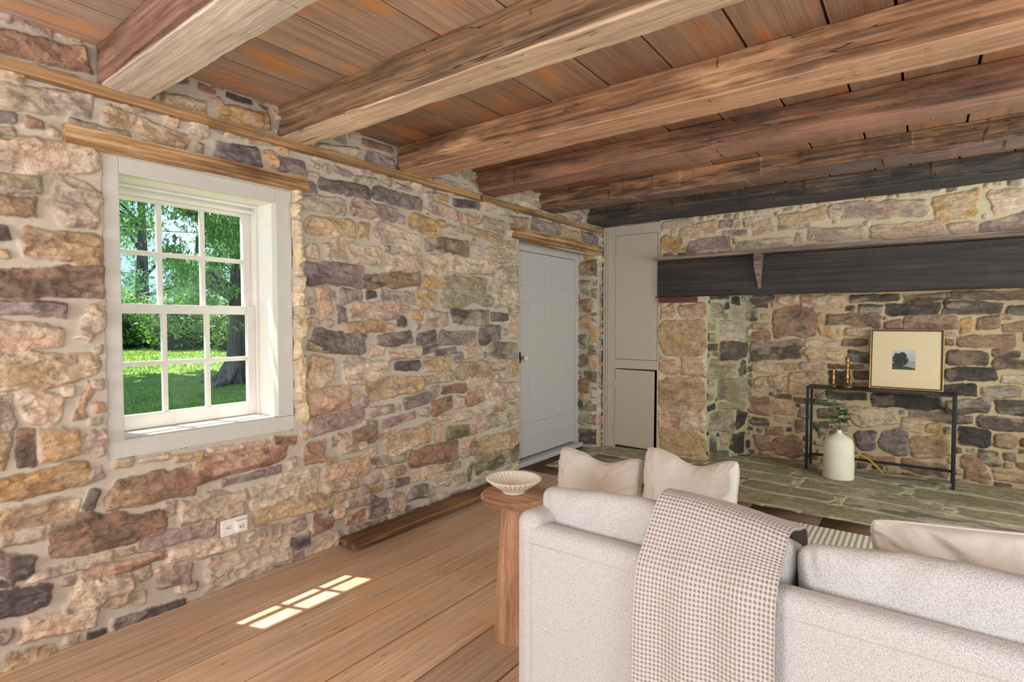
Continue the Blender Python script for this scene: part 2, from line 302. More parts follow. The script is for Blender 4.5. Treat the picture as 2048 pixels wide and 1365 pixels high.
def masonry(u0, u1, v0, v1, res, stones, seed, mort, keep=None, bmax=.06, amax=3.2, depth=(.007, .018), pal_fill='mtcgcmsg', fill_min=.026, rough=1., stain=None, gap=.009):
    """height field of a rubble wall: returns V (u,v,d), quads, colours. keep(U,V)-> signed distance (>0 = wall present)"""
    rg = np.random.default_rng(seed)
    nu = int(round((u1 - u0) / res)) + 1; nv = int(round((v1 - v0) / res)) + 1
    us = np.linspace(u0, u1, nu); vs = np.linspace(v0, v1, nv)
    U, V = np.meshgrid(us, vs, indexing='ij')
    st = []
    def mk(cu, cv, a, b, th, c):
        rr = min(a, b) * rg.uniform(.2, .7)
        st.append(((cu, cv, a, b, th, rr, rg.uniform(-.3, .3), rg.uniform(-.3, .3), rg.uniform(0, 99)), c))
    for (a0, b0, a1, b1, h, c) in stones:
        th = math.atan2(b1 - b0, a1 - a0); L = math.hypot(a1 - a0, b1 - b0)
        if th > PI / 2 or th < -PI / 2: th += PI
        mk((a0 + a1) / 2, (b0 + b1) / 2, L / 2 * 1.03 + .003, h / 2 * 1.06 + .002, th, c)
    # fill what is left with smaller stones
    cr = .012
    cu = np.arange(u0, u1, cr); cv = np.arange(v0, v1, cr); CU, CV = np.meshgrid(cu, cv, indexing='ij')
    D = np.full(CU.shape, .3)
    for s, c in st: D = np.minimum(D, sdf_stone(CU, CV, s, False))
    if keep is not None: D = np.minimum(D, keep(CU, CV) + .0)
    D = np.minimum(D, np.minimum(CV - v0 + .03, v1 - CV + .03))
    for it in range(900):
        i = int(np.argmax(np.minimum(D, bmax * 1.2) * rg.uniform(.8, 1, D.shape))); ii, jj = np.unravel_index(i, D.shape)
        if D[ii, jj] < fill_min:
            if D.max() < fill_min: break
            continue
        b = min(D[ii, jj] - gap, bmax * rg.uniform(.55, 1))
        lim = b * rg.uniform(1.1, amax); k0 = ii
        while k0 > 0 and (ii - k0) * cr < lim and D[k0 - 1, jj] > b * .75 + gap: k0 -= 1
        k1 = ii
        while k1 < len(cu) - 1 and (k1 - ii) * cr < lim and D[k1 + 1, jj] > b * .75 + gap: k1 += 1
        a = max(b, (k1 - k0) * cr / 2 + b * .7)
        mk((cu[k0] + cu[k1]) / 2, cv[jj], a, b, rg.normal(0, .05), pal_fill[rg.integers(len(pal_fill))])
        D = np.minimum(D, sdf_stone(CU, CV, st[-1][0], False))
    m1 = fbm(U * 7, V * 7, 4); m2 = fbm(U * 40, V * 40, 3)
    H = .0025 * m1 + .0003 * m2 + .004 * fbm(U * 1.3 + 5, V * 1.3, 2)
    C = np.concatenate([np.array(mort)[None, None] * (1 + .09 * m1 + .03 * m2)[..., None], np.zeros(U.shape + (1,))], -1)
    Dm = np.full(U.shape, 1.)
    for s, c in st:
        R = math.hypot(s[2], s[3]) + .03
        i0, i1 = np.searchsorted(us, [s[0] - R, s[0] + R]); j0, j1 = np.searchsorted(vs, [s[1] - R, s[1] + R])
        if i1 - i0 < 2 or j1 - j0 < 2: continue
        u = U[i0:i1, j0:j1]; v = V[i0:i1, j0:j1]
        sd = sdf_stone(u, v, s) + .0035 * fbm(u * 60, v * 60 + s[8], 2)
        ins = (sd < 0) & (sd < Dm[i0:i1, j0:j1])
        o = s[8] * 3.7
        edge = .009 + .25 * min(s[3], .04)
        t = np.clip(-sd / edge, 0, 1); prof = 1 - (1 - t) ** 2.4
        dep = rg.uniform(*depth) + (.02 if c == 'y' else 0)
        ru = (u - s[0]) * math.cos(s[4]) + (v - s[1]) * math.sin(s[4]); rv = -(u - s[0]) * math.sin(s[4]) + (v - s[1]) * math.cos(s[4])
        wx = .02 * fbm(ru * 9 + o, rv * 9, 2); face = (ridged((ru + wx) * 8 + rv * 4 + o, (rv + wx) * 17 + o, 5) - .5) * .034 + fbm(ru * 34 + o, rv * 46, 3) * .005 + ru / s[2] * rg.normal(0, .003) + rv / s[3] * rg.normal(0, .004)
        # broken ledges
        led = np.floor(fbm(ru * 4 + o, rv * 13 + o, 3) * 4 + rg.uniform()) * .0055
        face = (face + led) * rough * min(1, s[3] / .03)
        h = dep * prof + face * t
        base = PAL[c] * rg.uniform(.88, 1.1)
        k2 = PAL[SEC[c][rg.integers(len(SEC[c]))]]; k3 = PAL[SEC[c][rg.integers(len(SEC[c]))]]
        f2 = sstep(-.05, .35, fbm(ru * 5 + o, rv * 12 + o * 2, 4))[..., None]; f3 = sstep(.08, .4, fbm(ru * 9 + o + 40, rv * 16 + o, 4))[..., None]
        cc = base[None, None] * (1 - .7 * f2) + k2 * .7 * f2
        cc = cc * (1 - .6 * f3) + k3 * .6 * f3
        cc = cc * (1 + .16 * fbm(ru * 22 + o, rv * 60, 3))[..., None] * (1 + .10 * (ridged(ru * 12 + o, rv * 30, 3) - .55) * 2)[..., None]
        crk = (np.abs(fbm(ru * 8 + o * 2, rv * 20 + o, 3)) < .018)[..., None]
        cc = np.where(crk, cc * .62, cc)
        sm = np.clip(fbm(u * 6 + o, v * 8, 3) - .1, 0, 1)
        film = (sstep(.0, .004 + .04 * sm, -sd) * (1 - .25 * sstep(.32, .5, fbm(ru * 6 + o + 9, rv * 9 + o, 4))))[..., None]
        cc = np.array(mort) * (1 - film) + cc * film; cc = np.concatenate([np.clip(cc, .01, .95), film * 1.0], -1)
        hh = H[i0:i1, j0:j1]; hh[ins] = h[ins]
        q = C[i0:i1, j0:j1]; q[ins] = cc[ins]
        dm = Dm[i0:i1, j0:j1]; np.minimum(dm, sd, out=dm)
    if stain is not None: C = stain(U, V, C)
    C = np.clip(C, 0, .95)
    P = np.stack([U, V, H], -1).reshape(-1, 3)
    F = grid_faces(nu, nv)
    if keep is not None:
        fu = P[F].mean(1); ok = keep(fu[:, 0], fu[:, 1]) > 0
        F = F[ok]
    return P, F, C.reshape(-1, 4)

def skirt(P, F, C, d, colr=None):
    """walls that run back from every open edge of the sheet"""
    E = np.concatenate([F[:, [0, 1]], F[:, [1, 2]], F[:, [2, 3]], F[:, [3, 0]]])
    key = np.sort(E, 1); k = key[:, 0].astype(np.int64) * (len(P) + 1) + key[:, 1]
    _, idx, cnt = np.unique(k, return_index=True, return_counts=True)
    B = E[idx[cnt == 1]]
    vs = np.unique(B); mp = {int(v): len(P) + i for i, v in enumerate(vs)}
    P2 = P[vs].copy(); P2[:, 2] = d
    F2 = np.array([[b, a, mp[int(a)], mp[int(b)]] for a, b in B])
    C2 = C[vs].copy()
    if colr is not None: C2[:] = colr
    return np.concatenate([P, P2]), np.concatenate([F, F2]), np.concatenate([C, C2])

def place(P, org, ud, nd, vd=(0, 0, 1)):
    return np.array(org, float) + P[:, :1] * np.array(ud, float) + P[:, 1:2] * np.array(vd, float) + P[:, 2:3] * np.array(nd, float)
def slab(L, c):
    V = []; F = []; o = 0
    q = np.array([[0, 3, 2, 1], [4, 5, 6, 7], [0, 1, 5, 4], [1, 2, 6, 5], [2, 3, 7, 6], [3, 0, 4, 7]])
    for lo, hi in L:
        x0, y0, z0 = lo; x1, y1, z1 = hi
        V.append(np.array([[x0, y0, z0], [x1, y0, z0], [x1, y1, z0], [x0, y1, z0], [x0, y0, z1], [x1, y0, z1], [x1, y1, z1], [x0, y1, z1]], float)); F.append(q + o); o += 8
    V = np.concatenate(V); return V, np.concatenate(F), np.tile(np.array(tuple(c) + (.6,)), (len(V), 1))
def merge(L):
    V = []; F = []; C = []; o = 0
    for v, f, c in L: V.append(v); F.append(f + o); C.append(c); o += len(v)
    return np.concatenate(V), np.concatenate(F), np.concatenate(C)

EXPOSURE = 0.2; SUN = 12.0; SKY = 1.5; SUNDIR = (1, .36, -2.4)
ROOM_LIGHTS = [('front_fill_light_a', (1.0, -1.95, 1.35), (.6, 3, 1.75), 1.1, 1.3, 54, (1, .97, .94)),  # added light in an unseen opening, fills and rakes the left wall
           ('front_window_light_b', (3.3, -1.95, 1.3), (2.4, 3, 2.2), 1.3, 1.3, 30, (.93, .97, 1)),
           ('right_fill_light_a', (4.5, .1, 1.3), (0, 1.5, 1.9), 1.3, 1.3, 30, (.95, .98, 1)),  # added fill for the room, its opening is unseen
           ('right_window_light_b', (4.5, 3.4, 1.15), (.8, 4.6, 1.1), 1.5, 1.5, 52, (.93, 1, .88))]
# ------------------------------------------------------------------ camera, light, sky
cam = bpy.data.cameras.new('camera'); co = link(bpy.data.objects.new('camera', cam))
cam.sensor_width = 36; cam.lens = 1103 / 2048 * 36; cam.clip_start = .02; cam.clip_end = 300
co.location = (2.6, 0, 1.24); co.rotation_euler = (math.radians(90 - 1.9), 0, math.radians(36.8))
scn.camera = co
vs_ = scn.view_settings; vs_.view_transform = 'Standard'; vs_.look = 'None'; vs_.gamma = 1; vs_.use_curve_mapping = False; vs_.exposure = EXPOSURE
scn.cycles.max_bounces = 8; scn.cycles.diffuse_bounces = 5; scn.cycles.use_adaptive_sampling = True; scn.cycles.adaptive_threshold = .025; scn.cycles.transparent_max_bounces = 24; scn.cycles.use_denoising = True

w = bpy.data.worlds.new('sky'); scn.world = w; w.use_nodes = True
nt = w.node_tree; n = N(nt); bg = nt.nodes['Background']
tc = n('ShaderNodeTexCoord').outputs['Generated']
cl = n('ShaderNodeTexNoise', i_Vector=n('ShaderNodeVectorMath', operation='MULTIPLY', i_0=tc, i_1=(3, 3, 9)).outputs[0], i_Scale=1., i_Detail=5.).outputs['Fac']
nt.links.new(ramp(n, cl, [(.42, (.24, .46, .86)), (.62, (.52, .66, .86))]), bg.inputs['Color']); bg.inputs['Strength'].default_value = SKY
sun = bpy.data.lights.new('sun', 'SUN'); sun.energy = SUN; sun.angle = .009; sun.color = (1, .93, .82)
so = link(bpy.data.objects.new('sun', sun)); so.rotation_euler = Vector(SUNDIR).to_track_quat('-Z', 'Y').to_euler()

def area_light(name, loc, aim, sx, sz, e, c):
    l = bpy.data.lights.new(name, 'AREA'); l.shape = 'RECTANGLE'; l.size = sx; l.size_y = sz; l.energy = e; l.color = c
    o = link(bpy.data.objects.new(name, l)); o.location = loc; o.rotation_euler = (Vector(aim) - Vector(loc)).to_track_quat('-Z', 'Z').to_euler()
for a in ROOM_LIGHTS: area_light(*a)

# ------------------------------------------------------------------ materials in use
M_stone = stone_mat('rubble stone')
M_white = plain('window paint', rgb(202, 198, 189), .45, var=.02)
M_white_lit = plain('lit window white', rgb(226, 223, 216), .4, var=.02)  # same paint as the casing, daylight on reveal and sashes put into colour
M_door = plain('door paint', rgb(204, 200, 196), .45, var=.02)
M_cup = plain('cupboard paint', rgb(190, 179, 163), .5, var=.025)
M_dark = plain('dark void', rgb(24, 21, 19), .9)
M_iron = plain('black iron', rgb(34, 35, 38), .5, .3)
M_ceil = wood_mat('ceiling boards', rgb(152, 128, 112), rgb(190, 166, 150), rgb(214, 196, 182), 'Y', .7, patch=rgb(228, 168, 110), patch_amt=.40, rough=.5, contrast=.75, bmp=.12, obj_rand=False, crack=False, attr=True, soot=True)
M_floor = wood_mat('floor boards', rgb(167, 140, 115), rgb(200, 172, 145), rgb(217, 193, 167), 'Y', .7, patch=rgb(204, 166, 128), patch_amt=.45, rough=.42, contrast=.75, bmp=.15, obj_rand=False, crack=True, attr=True)
M_strip = wood_mat('wall strip wood', rgb(104, 78, 52), rgb(172, 132, 90), rgb(210, 172, 128), 'Y', 1.5, contrast=1., patch=rgb(124, 92, 64), patch_amt=.35)
M_lint = wood_mat('lintel wood', rgb(84, 60, 40), rgb(168, 128, 86), rgb(214, 176, 128), 'Y', 1.2, patch=rgb(110, 74, 46), patch_amt=.42, contrast=1.3, bmp=.6, adze=.6)
M_plank = wood_mat('old plank', rgb(62, 44, 32), rgb(118, 86, 58), rgb(166, 124, 84), 'Y', 1.4, contrast=1.2)
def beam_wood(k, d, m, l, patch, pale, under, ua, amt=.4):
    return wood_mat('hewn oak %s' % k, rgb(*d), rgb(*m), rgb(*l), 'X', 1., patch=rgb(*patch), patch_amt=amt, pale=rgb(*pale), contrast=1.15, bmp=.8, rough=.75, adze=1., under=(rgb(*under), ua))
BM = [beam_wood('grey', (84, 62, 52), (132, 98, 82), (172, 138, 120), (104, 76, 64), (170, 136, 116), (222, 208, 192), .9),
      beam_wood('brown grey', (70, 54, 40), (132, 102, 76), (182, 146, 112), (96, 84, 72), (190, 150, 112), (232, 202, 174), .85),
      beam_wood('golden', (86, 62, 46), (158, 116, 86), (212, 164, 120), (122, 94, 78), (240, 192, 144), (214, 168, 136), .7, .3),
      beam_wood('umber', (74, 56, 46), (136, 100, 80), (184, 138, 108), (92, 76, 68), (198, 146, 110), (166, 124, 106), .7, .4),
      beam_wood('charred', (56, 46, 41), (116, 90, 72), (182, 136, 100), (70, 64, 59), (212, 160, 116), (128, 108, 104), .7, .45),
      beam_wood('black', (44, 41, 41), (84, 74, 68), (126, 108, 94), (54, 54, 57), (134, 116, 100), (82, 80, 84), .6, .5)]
M_mantel = wood_mat('blackened oak', rgb(34, 32, 33), rgb(53, 49, 49), rgb(78, 66, 62), 'X', .8, patch=rgb(74, 58, 53), patch_amt=.35, contrast=1., rough=.5, bmp=.25)
M_shelf = wood_mat('mantel shelf wood', rgb(88, 74, 68), rgb(134, 116, 106), rgb(176, 152, 136), 'X', 1.2, contrast=1.1)
M_red = wood_mat('red brown oak', rgb(62, 34, 28), rgb(104, 62, 50), rgb(132, 84, 66), 'X', 1.2)
MORT = rgb(192, 181, 164); MORT_B = rgb(208, 194, 164); MORT_R = rgb(190, 170, 138); MORT_H = rgb(204, 196, 166)

# ------------------------------------------------------------------ room shell
def sd_rect(U, V, u0, u1, v0, v1):
    return np.maximum(np.maximum(u0 - U, U - u1), np.maximum(v0 - V, V - v1))
def keep_left(U, V):
    jr = .012 * fbm(V * 14, V * 0 + 3, 3); jl = .006 * fbm(V * 17, V * 0 + 8, 3); jb = .006 * fbm(U * 15, U * 0 + 1, 3)
    a = sd_rect(U, V, .787 + jl, 1.602 + jr, .690 + jb, 1.909)
    b = sd_rect(U, V, 3.572 + .008 * fbm(V * 11, V * 0 + 5, 3), 4.886, -1, 1.905)
    return np.minimum(a, b)
SL = parse(ST_L)
# broken stone edge right of the window, bounced sunlight painted into its pale colour
zz = .72
rg = np.random.default_rng(4)
while zz < 1.86:
    h = rg.uniform(.05, .11); SL.append([1.606, zz + h / 2, 1.606 + rg.uniform(.03, .062), zz + h / 2, h * 1.05, 'yyycy'[rg.integers(5)]]); zz += h
P, F, C = masonry(-.3, 5.0, -.02, 2.33, .0048, SL, 11, MORT, keep_left, bmax=.055)
P, F, C = skirt(P, F, C, -.06)
L = [(place(P, (0, 0, 0), (0, 1, 0), (1, 0, 0)), F, C)]
P, F, C = masonry(-2.0, -.3, -.02, 2.33, .016, [], 12, MORT, None, bmax=.07)
L.append((place(P, (0, 0, 0), (0, 1, 0), (1, 0, 0)), F, C))
P, F, C = masonry(-.26, .0, -.02, 1.93, .006, [], 13, rgb(176, 172, 148), None, bmax=.085, fill_min=.035, amax=1.6, pal_fill='botlbgbd', depth=(.006, .014))
L.append((place(P, (0, 4.886, 0), (1, 0, 0), (0, -1, 0)), F, C))
b0, b1 = -.28, -.055
L.append(slab([((b0, -2.1, -.1), (b1, .80, 2.4)), ((b0, 1.585, -.1), (b1, 3.572, 2.4)), ((b0, 4.90, -.1), (-.02, 5.6, 2.4)), ((b0, .80, -.1), (b1, 1.585, .705)), ((b0, .80, 1.893), (b1, 1.585, 2.4)), ((b0, 3.572, 1.93), (b1, 4.90, 2.4)), ((-.34, 3.5, -.1), (-.275, 4.95, 1.95))], MORT))
V, F, C = merge(L)
tag(npmesh('wall_left', V, F, M_stone, None, C), kind='structure')

def keep_back(U, V):
    return sd_rect(U, V, 1.046, 3.6, -1, 1.485)
P, F, C = masonry(.592, 3.9, -.02, 2.33, .006, parse(ST_A) + parse(ST_P), 21, MORT_B, keep_back, bmax=.05, rough=.55, depth=(.006, .014), pal_fill='tcsmog')
L = [(place(P, (0, 5.0, 0), (1, 0, 0), (0, -1, 0)), F, C)]
P, F, C = masonry(0, .556, -.02, 1.9, .006, parse(ST_S), 22, rgb(176, 172, 138), None, bmax=.045, rough=.7, pal_fill='lgdlk', depth=(.008, .018))
d_ = np.array([.241, .5, 0]); d_ /= np.linalg.norm(d_)
L.append((place(P, (1.046, 5.0, 0), d_, (d_[1], -d_[0], 0)), F, C))
P, F, C = masonry(1.24, 3.75, -.02, 1.9, .006, parse(ST_R), 23, MORT_R, None, bmax=.04, rough=.8, pal_fill='bdtdmb', depth=(.008, .02))
L.append((place(P, (0, 5.5, 0), (1, 0, 0), (0, -1, 0)), F, C))
L.append(slab([((.594, 5.03, -.1), (1.03, 5.7, 2.4)), ((1.0, 5.03, 1.62), (3.6, 5.7, 2.4)), ((1.2, 5.53, -.1), (3.9, 5.7, 2.4)), ((3.6, 5.03, -.1), (4.75, 5.7, 2.4)), ((-.1, 5.25, -.1), (.6, 5.7, 2.4)), ((3.88, 5.0, -.1), (4.7, 5.1, 2.4)), ((-.1, 5.02, 2.2), (.6, 5.3, 2.4))], MORT_B))
V, F, C = merge(L)
tag(npmesh('wall_back', V, F, M_stone, None, C), kind='structure')

M_plast = plain('plaster', rgb(222, 212, 196), .8, var=.03)
def holed_wall(name, axis, pos, th, lo, hi, holes):
    L = []; c = lo
    for (a, b, z0, z1) in holes:
        L += [(c, a, -.1, 2.4), (a, b, -.1, z0), (a, b, z1, 2.4)]; c = b
    L.append((c, hi, -.1, 2.4)); B = []
    for a, b, z0, z1 in L:
        B.append(((a, pos, z0), (b, pos + th, z1)) if axis == 'y' else ((pos, a, z0), (pos + th, b, z1)))
    tag(boxes(name, B, M_plast), kind='structure')
holed_wall('wall_right', 'x', 4.6, .15, -2.15, 5.1, [(-.6, .8, .6, 1.95), (2.6, 4.2, .35, 1.95)])
holed_wall('wall_front', 'y', -2.15, .15, -.1, 4.7, [(.5, 1.7, .6, 1.95), (2.6, 4.0, .6, 1.95)])

# ceiling boards, floor boards (one surface each)
def board_field(edges, y0, y1, z0, z1, gap, seed, joints=None, jz=.002):
    rg = np.random.default_rng(seed); L = []
    for a, b in zip(edges[:-1], edges[1:]):
        ys = [y0, y1]
        if joints: ys = sorted([y0, y1] + [y for y in joints(a) if y0 < y < y1])
        for c, d in zip(ys[:-1], ys[1:]):
            dz = rg.uniform(-jz, jz)
            bm = bmesh.new(); add_box(bm, (a + gap / 2, c + gap / 3, z0 + dz), (b - gap / 2, d - gap / 3, z1 + dz), .0018, 1)
            bm.verts.index_update()
            V = np.array([v.co[:] for v in bm.verts]); F = [[v.index for v in f.verts] for f in bm.faces]
            bm.free(); L.append((V, F, rg.random(3)))
    return L
def board_obj(name, L, mat, extra=None):
    V = []; F = []; C = []; o = 0
    for v, f, c in L:
        V.append(v); F += [[i + o for i in q] for q in f]; C.append(np.tile(c, (len(v), 1))); o += len(v)
    m = bpy.data.meshes.new(name); m.from_pydata(np.concatenate(V).tolist(), [], F)
    ca = m.color_attributes.new('Col', 'FLOAT_COLOR', 'POINT'); c4 = np.ones((o, 4), np.float32); c4[:, :3] = np.concatenate(C); ca.data.foreach_set('color', c4.ravel())
    m.materials.append(mat); return link(bpy.data.objects.new(name, m))
ce = [-.15, .05, .29, .55, .82, 1.125, 1.43, 1.725, 2.02, 2.30, 2.50, 2.76, 3.03, 3.3, 3.56, 3.85, 4.1, 4.4, 4.72]
L = board_field(ce, -2.1, 5.3, 2.316, 2.341, .010, 3)
L.append((np.array([[-.3, -2.2, 2.366], [4.8, -2.2, 2.366], [4.8, 5.7, 2.341], [-.3, 5.7, 2.366], [-.3, -2.2, 2.42], [4.8, -2.2, 2.42], [4.8, 5.7, 2.42], [-.3, 5.7, 2.42]]), [[0, 3, 2, 1], [4, 5, 6, 7], [0, 1, 5, 4], [1, 2, 6, 5], [2, 3, 7, 6], [3, 0, 4, 7]], np.array([.1, .1, .1])))
tag(board_obj('ceiling', L, M_ceil), kind='structure')
fe = [-.1, .035, .272, .50, .742, .965, 1.21, 1.44, 1.7, 1.93, 2.2, 2.44, 2.7, 2.95, 3.2, 3.46, 3.7, 3.95, 4.2, 4.45, 4.72]
L = board_field(fe, -2.1, 3.765, -.03, 0, .0065, 4, lambda a: [2.36] if .9 < a < 1.0 else ([1.9, -.4] if a > 1.3 else []), .0012)
L.append((np.array([[-.3, -2.2, -.1], [4.8, -2.2, -.1], [4.8, 5.7, -.1], [-.3, 5.7, -.1], [-.3, -2.2, -.06], [4.8, -2.2, -.06], [4.8, 5.7, -.06], [-.3, 5.7, -.06]]), [[0, 3, 2, 1], [4, 5, 6, 7], [0, 1, 5, 4], [1, 2, 6, 5], [2, 3, 7, 6], [3, 0, 4, 7]], np.array([.1, .1, .1])))
tag(board_obj('floor', L, M_floor), kind='structure')
# flagstone hearth with its brown kerb
HS = [[1.3, 4.18, 2.9, 4.12, .26, 'L'], [.1, 4.15, 1.22, 4.2, .24, 'L'], [1.5, 4.47, 2.1, 4.44, .2, 'L'], [2.2, 4.42, 3.2, 4.36, .22, 'g'], [2.98, 4.1, 3.7, 4.1, .24, 'L'], [.15, 4.5, .75, 4.48, .26, 'g'], [.85, 4.48, 1.42, 4.5, .24, 'L'],
      [1.35, 4.75, 1.8, 4.74, .2, 'L'], [1.88, 4.73, 2.7, 4.66, .24, 'g'], [2.8, 4.62, 3.5, 4.62, .22, 'L'], [1.3, 5.03, 1.75, 5.0, .24, 'L'], [1.85, 5.02, 2.5, 4.98, .26, 'L'], [2.58, 4.94, 3.4, 4.92, .28, 'L'], [1.35, 5.32, 1.9, 5.3, .26, 'L'], [1.98, 5.3, 2.7, 5.28, .24, 'g'], [2.78, 5.25, 3.5, 5.25, .26, 'L'], [.1, 4.8, .95, 4.8, .28, 'L']]
P, F, C = masonry(-.02, 3.9, 3.962, 5.6, .009, HS, 31, MORT_H, None, bmax=.12, amax=3.5, rough=.22, depth=(.0, .003), pal_fill='LgLl')
L = [(place(P, (0, 0, .0), (1, 0, 0), (0, 0, 1), (0, 1, 0)), F, C)]
x = -.02; rg = np.random.default_rng(6)
while x < 4.5:
    w_ = rg.uniform(.28, .46); L.append(slab([((x + .003, 3.77, -.03), (x + w_ - .003, 3.958, .004 + rg.uniform(0, .003)))], tuple(np.array(rgb(118, 94, 78)) * rg.uniform(.75, 1.05)))); x += w_
L.append(slab([((3.9, 3.96, -.03), (4.6, 5.0, .002))], rgb(130, 120, 100)))
V, F, C = merge(L)
hearth = tag(npmesh('hearth_floor', V, F, M_stone, None, C, smooth=True), kind='structure')

# ------------------------------------------------------------------ hewn timbers
def hewn(x0, x1, y0, y1, z0, z1, seed, nx=150, amp=.008, wane=.006, axis='x', cuts=.5):
    """hand-hewn beam along x (or y): rounded rectangle section that wanders"""
    per = []
    for k in range(4):
        for t in (0, .035, .12, .24, .37, .5, .63, .76, .88, .965): per.append((k, t))
    xs = np.linspace(x0, x1, nx); V = []
    cy, cz, hy, hz = (y0 + y1) / 2, (z0 + z1) / 2, (y1 - y0) / 2, (z1 - z0) / 2
    cut = np.random.default_rng(seed).uniform(-1, 1, (4, 400))
    for k, t in per:
        s = 2 * t - 1
        px, pz = [(s, -1), (1, s), (-s, 1), (-1, -s)][k]
        e = max(0, abs(s) - .92) / .08
        w_ = wane * e * e * (1.2 + fbm(xs * 3 + k * 7 + seed, xs * 0 + k, 3))
        nx_, nz_ = [(0, -1), (1, 0), (0, 1), (-1, 0)][k]
        seg = np.floor(xs / .11 + .5 * vnoise(xs * 2 + seed, xs * 0 + k)).astype(int) % 400
        d = amp * (fbm(xs * 1.1 + seed * 3.1, np.full(nx, k * 5 + s * .6 + seed), 3) * 1.6 + .35 * fbm(xs * 9, np.full(nx, k * 9 + s * 2.2 + seed), 3)) + amp * cuts * .35 * cut[k, seg] * (1 - .3 * s)
        yy = cy + px * hy + nx_ * (d - w_); zz = cz + pz * hz + nz_ * (d - w_)
        if e > 0: yy = yy - np.sign(px) * w_ * .6 * (nx_ == 0); zz = zz - np.sign(pz) * w_ * .6 * (nz_ == 0)
        V.append(np.stack([xs, yy, zz], 1))
    m = len(per); V = np.stack(V, 1).reshape(-1, 3); F = []
    i = np.arange(m); j = (i + 1) % m
    for a in range(nx - 1): F.append(np.stack([a * m + i, a * m + j, (a + 1) * m + j, (a + 1) * m + i], 1))
    F = np.concatenate(F)[:, ::-1]
    c0 = len(V); V = np.concatenate([V, [[x0, cy, cz], [x1, cy, cz]]])
    T = [(c0, b, a) for a, b in zip(i, j)][::-1] + [(c0 + 1, (nx - 1) * m + a, (nx - 1) * m + b) for a, b in zip(i, j)]
    if axis == 'y': V = np.stack([V[:, 1], V[:, 0], V[:, 2]], 1); F = F[:, ::-1]; T = [t[::-1] for t in T]
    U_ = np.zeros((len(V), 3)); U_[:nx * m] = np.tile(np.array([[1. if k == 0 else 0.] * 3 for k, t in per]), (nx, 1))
    return V, F, np.array(T), U_
def timber(name, mat, x0, x1, y0, y1, z0, z1, seed, **k):
    lab = k.pop('tags', {}); par = k.pop('parent', None)
    V, F, T, U_ = hewn(x0, x1, y0, y1, z0, z1, seed, **k)
    o = np.array([0, 0, 0.]) ; ob = npmesh(name, V, F, mat, par, U_, tris=T)
    ob.data.set_sharp_from_angle(angle=math.radians(24)); tag(ob, **lab); return ob
BL = ['pale grey hewn beam crossing the top left corner above the window', 'thick brown beam with a pale underside, second from the window end of the ceiling',
      'golden brown hewn beam, third from the window end, with a grey patch on its side', 'umber brown hewn beam, fourth from the window end',
      'dark charred beam with orange streaks, next to the beam on the fireplace wall', 'blackened beam with axe notches lying against the fireplace wall']
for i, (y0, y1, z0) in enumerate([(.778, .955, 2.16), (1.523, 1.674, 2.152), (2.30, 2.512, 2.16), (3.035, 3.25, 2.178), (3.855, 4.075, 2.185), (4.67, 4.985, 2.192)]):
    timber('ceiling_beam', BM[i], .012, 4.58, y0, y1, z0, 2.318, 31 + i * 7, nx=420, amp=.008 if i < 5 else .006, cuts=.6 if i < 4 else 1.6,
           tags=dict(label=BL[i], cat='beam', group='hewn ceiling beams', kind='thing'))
for a, b in ((-2, 3.05), (3.075, 4.9)):
    o = timber('trim_%d' % (1 if a < 0 else 2), M_strip, a, b, -.01, .038, 2.117, 2.160, 3, axis='y', amp=.002, wane=.003, nx=200, tags=dict(kind='structure'))
timber('window_lintel', M_lint, .665, 1.672, -.04, .038, 1.913, 1.985, 5, axis='y', amp=.004, wane=.006, nx=120, tags=dict(label='rough brown timber lintel over the white window', cat='lintel', kind='thing'))
timber('door_lintel', M_lint, 3.46, 4.93, -.05, .036, 1.905, 1.99, 9, axis='y', amp=.007, wane=.012, nx=120, tags=dict(label='rough brown timber lintel over the grey plank door', cat='lintel', kind='thing'))
timber('wooden_plank', M_plank, 1.84, 3.5, .03, .172, .018, .05, 2, axis='y', amp=.002, wane=.003, nx=120, tags=dict(label='old weathered plank lying on the floor along the stone wall', cat='plank'))
bm = bmesh.new()
bm.free()
# ------------------------------------------------------------------ window
glass, gnt, gb = newmat('window glass'); gn = N(gnt)
gnt.nodes.remove(gb)
tr = gn('ShaderNodeBsdfTransparent'); gl = gn('ShaderNodeBsdfGlossy', i_Roughness=.02); fr = gn('ShaderNodeFresnel', i_IOR=1.3)
mx = gn('ShaderNodeMixShader', i_0=val(gn, 'MULTIPLY', fr.outputs[0], .15)); gnt.links.new(tr.outputs[0], mx.inputs[1]); gnt.links.new(gl.outputs[0], mx.inputs[2])
gnt.links.new(mx.outputs[0], gnt.nodes['Material Output'].inputs['Surface'])

W1 = empty('window_1', (-.2, 1.18, .69), kind='structure')
def wp(name, L, mat=M_white, bev=.002, parent=W1):
    o = boxes(name, L, mat, parent, bev); o.matrix_parent_inverse = Matrix.Translation((.2, -1.18, -.69)) if parent is W1 else Matrix(); return o
wp('casing', [((-.05, .783, .690), (-.008, .846, 1.908)), ((-.05, 1.516, .762), (-.008, 1.600, 1.908)), ((-.05, .846, 1.843), (-.008, 1.516, 1.908))], bev=.003)
wp('apron', [((-.05, .783, .688), (-.006, 1.600, .761))], bev=.003)
wp('reveal', [((-.284, .80, .745), (-.05, .8455, 1.87)), ((-.284, 1.5165, .745), (-.05, 1.56, 1.87)), ((-.284, .8455, 1.8435), (-.05, 1.5165, 1.87))], M_white_lit, bev=.001)
wp('window_sill', [((-.32, .8, .735), (-.05, 1.57, .762))], M_white_lit, bev=.001)
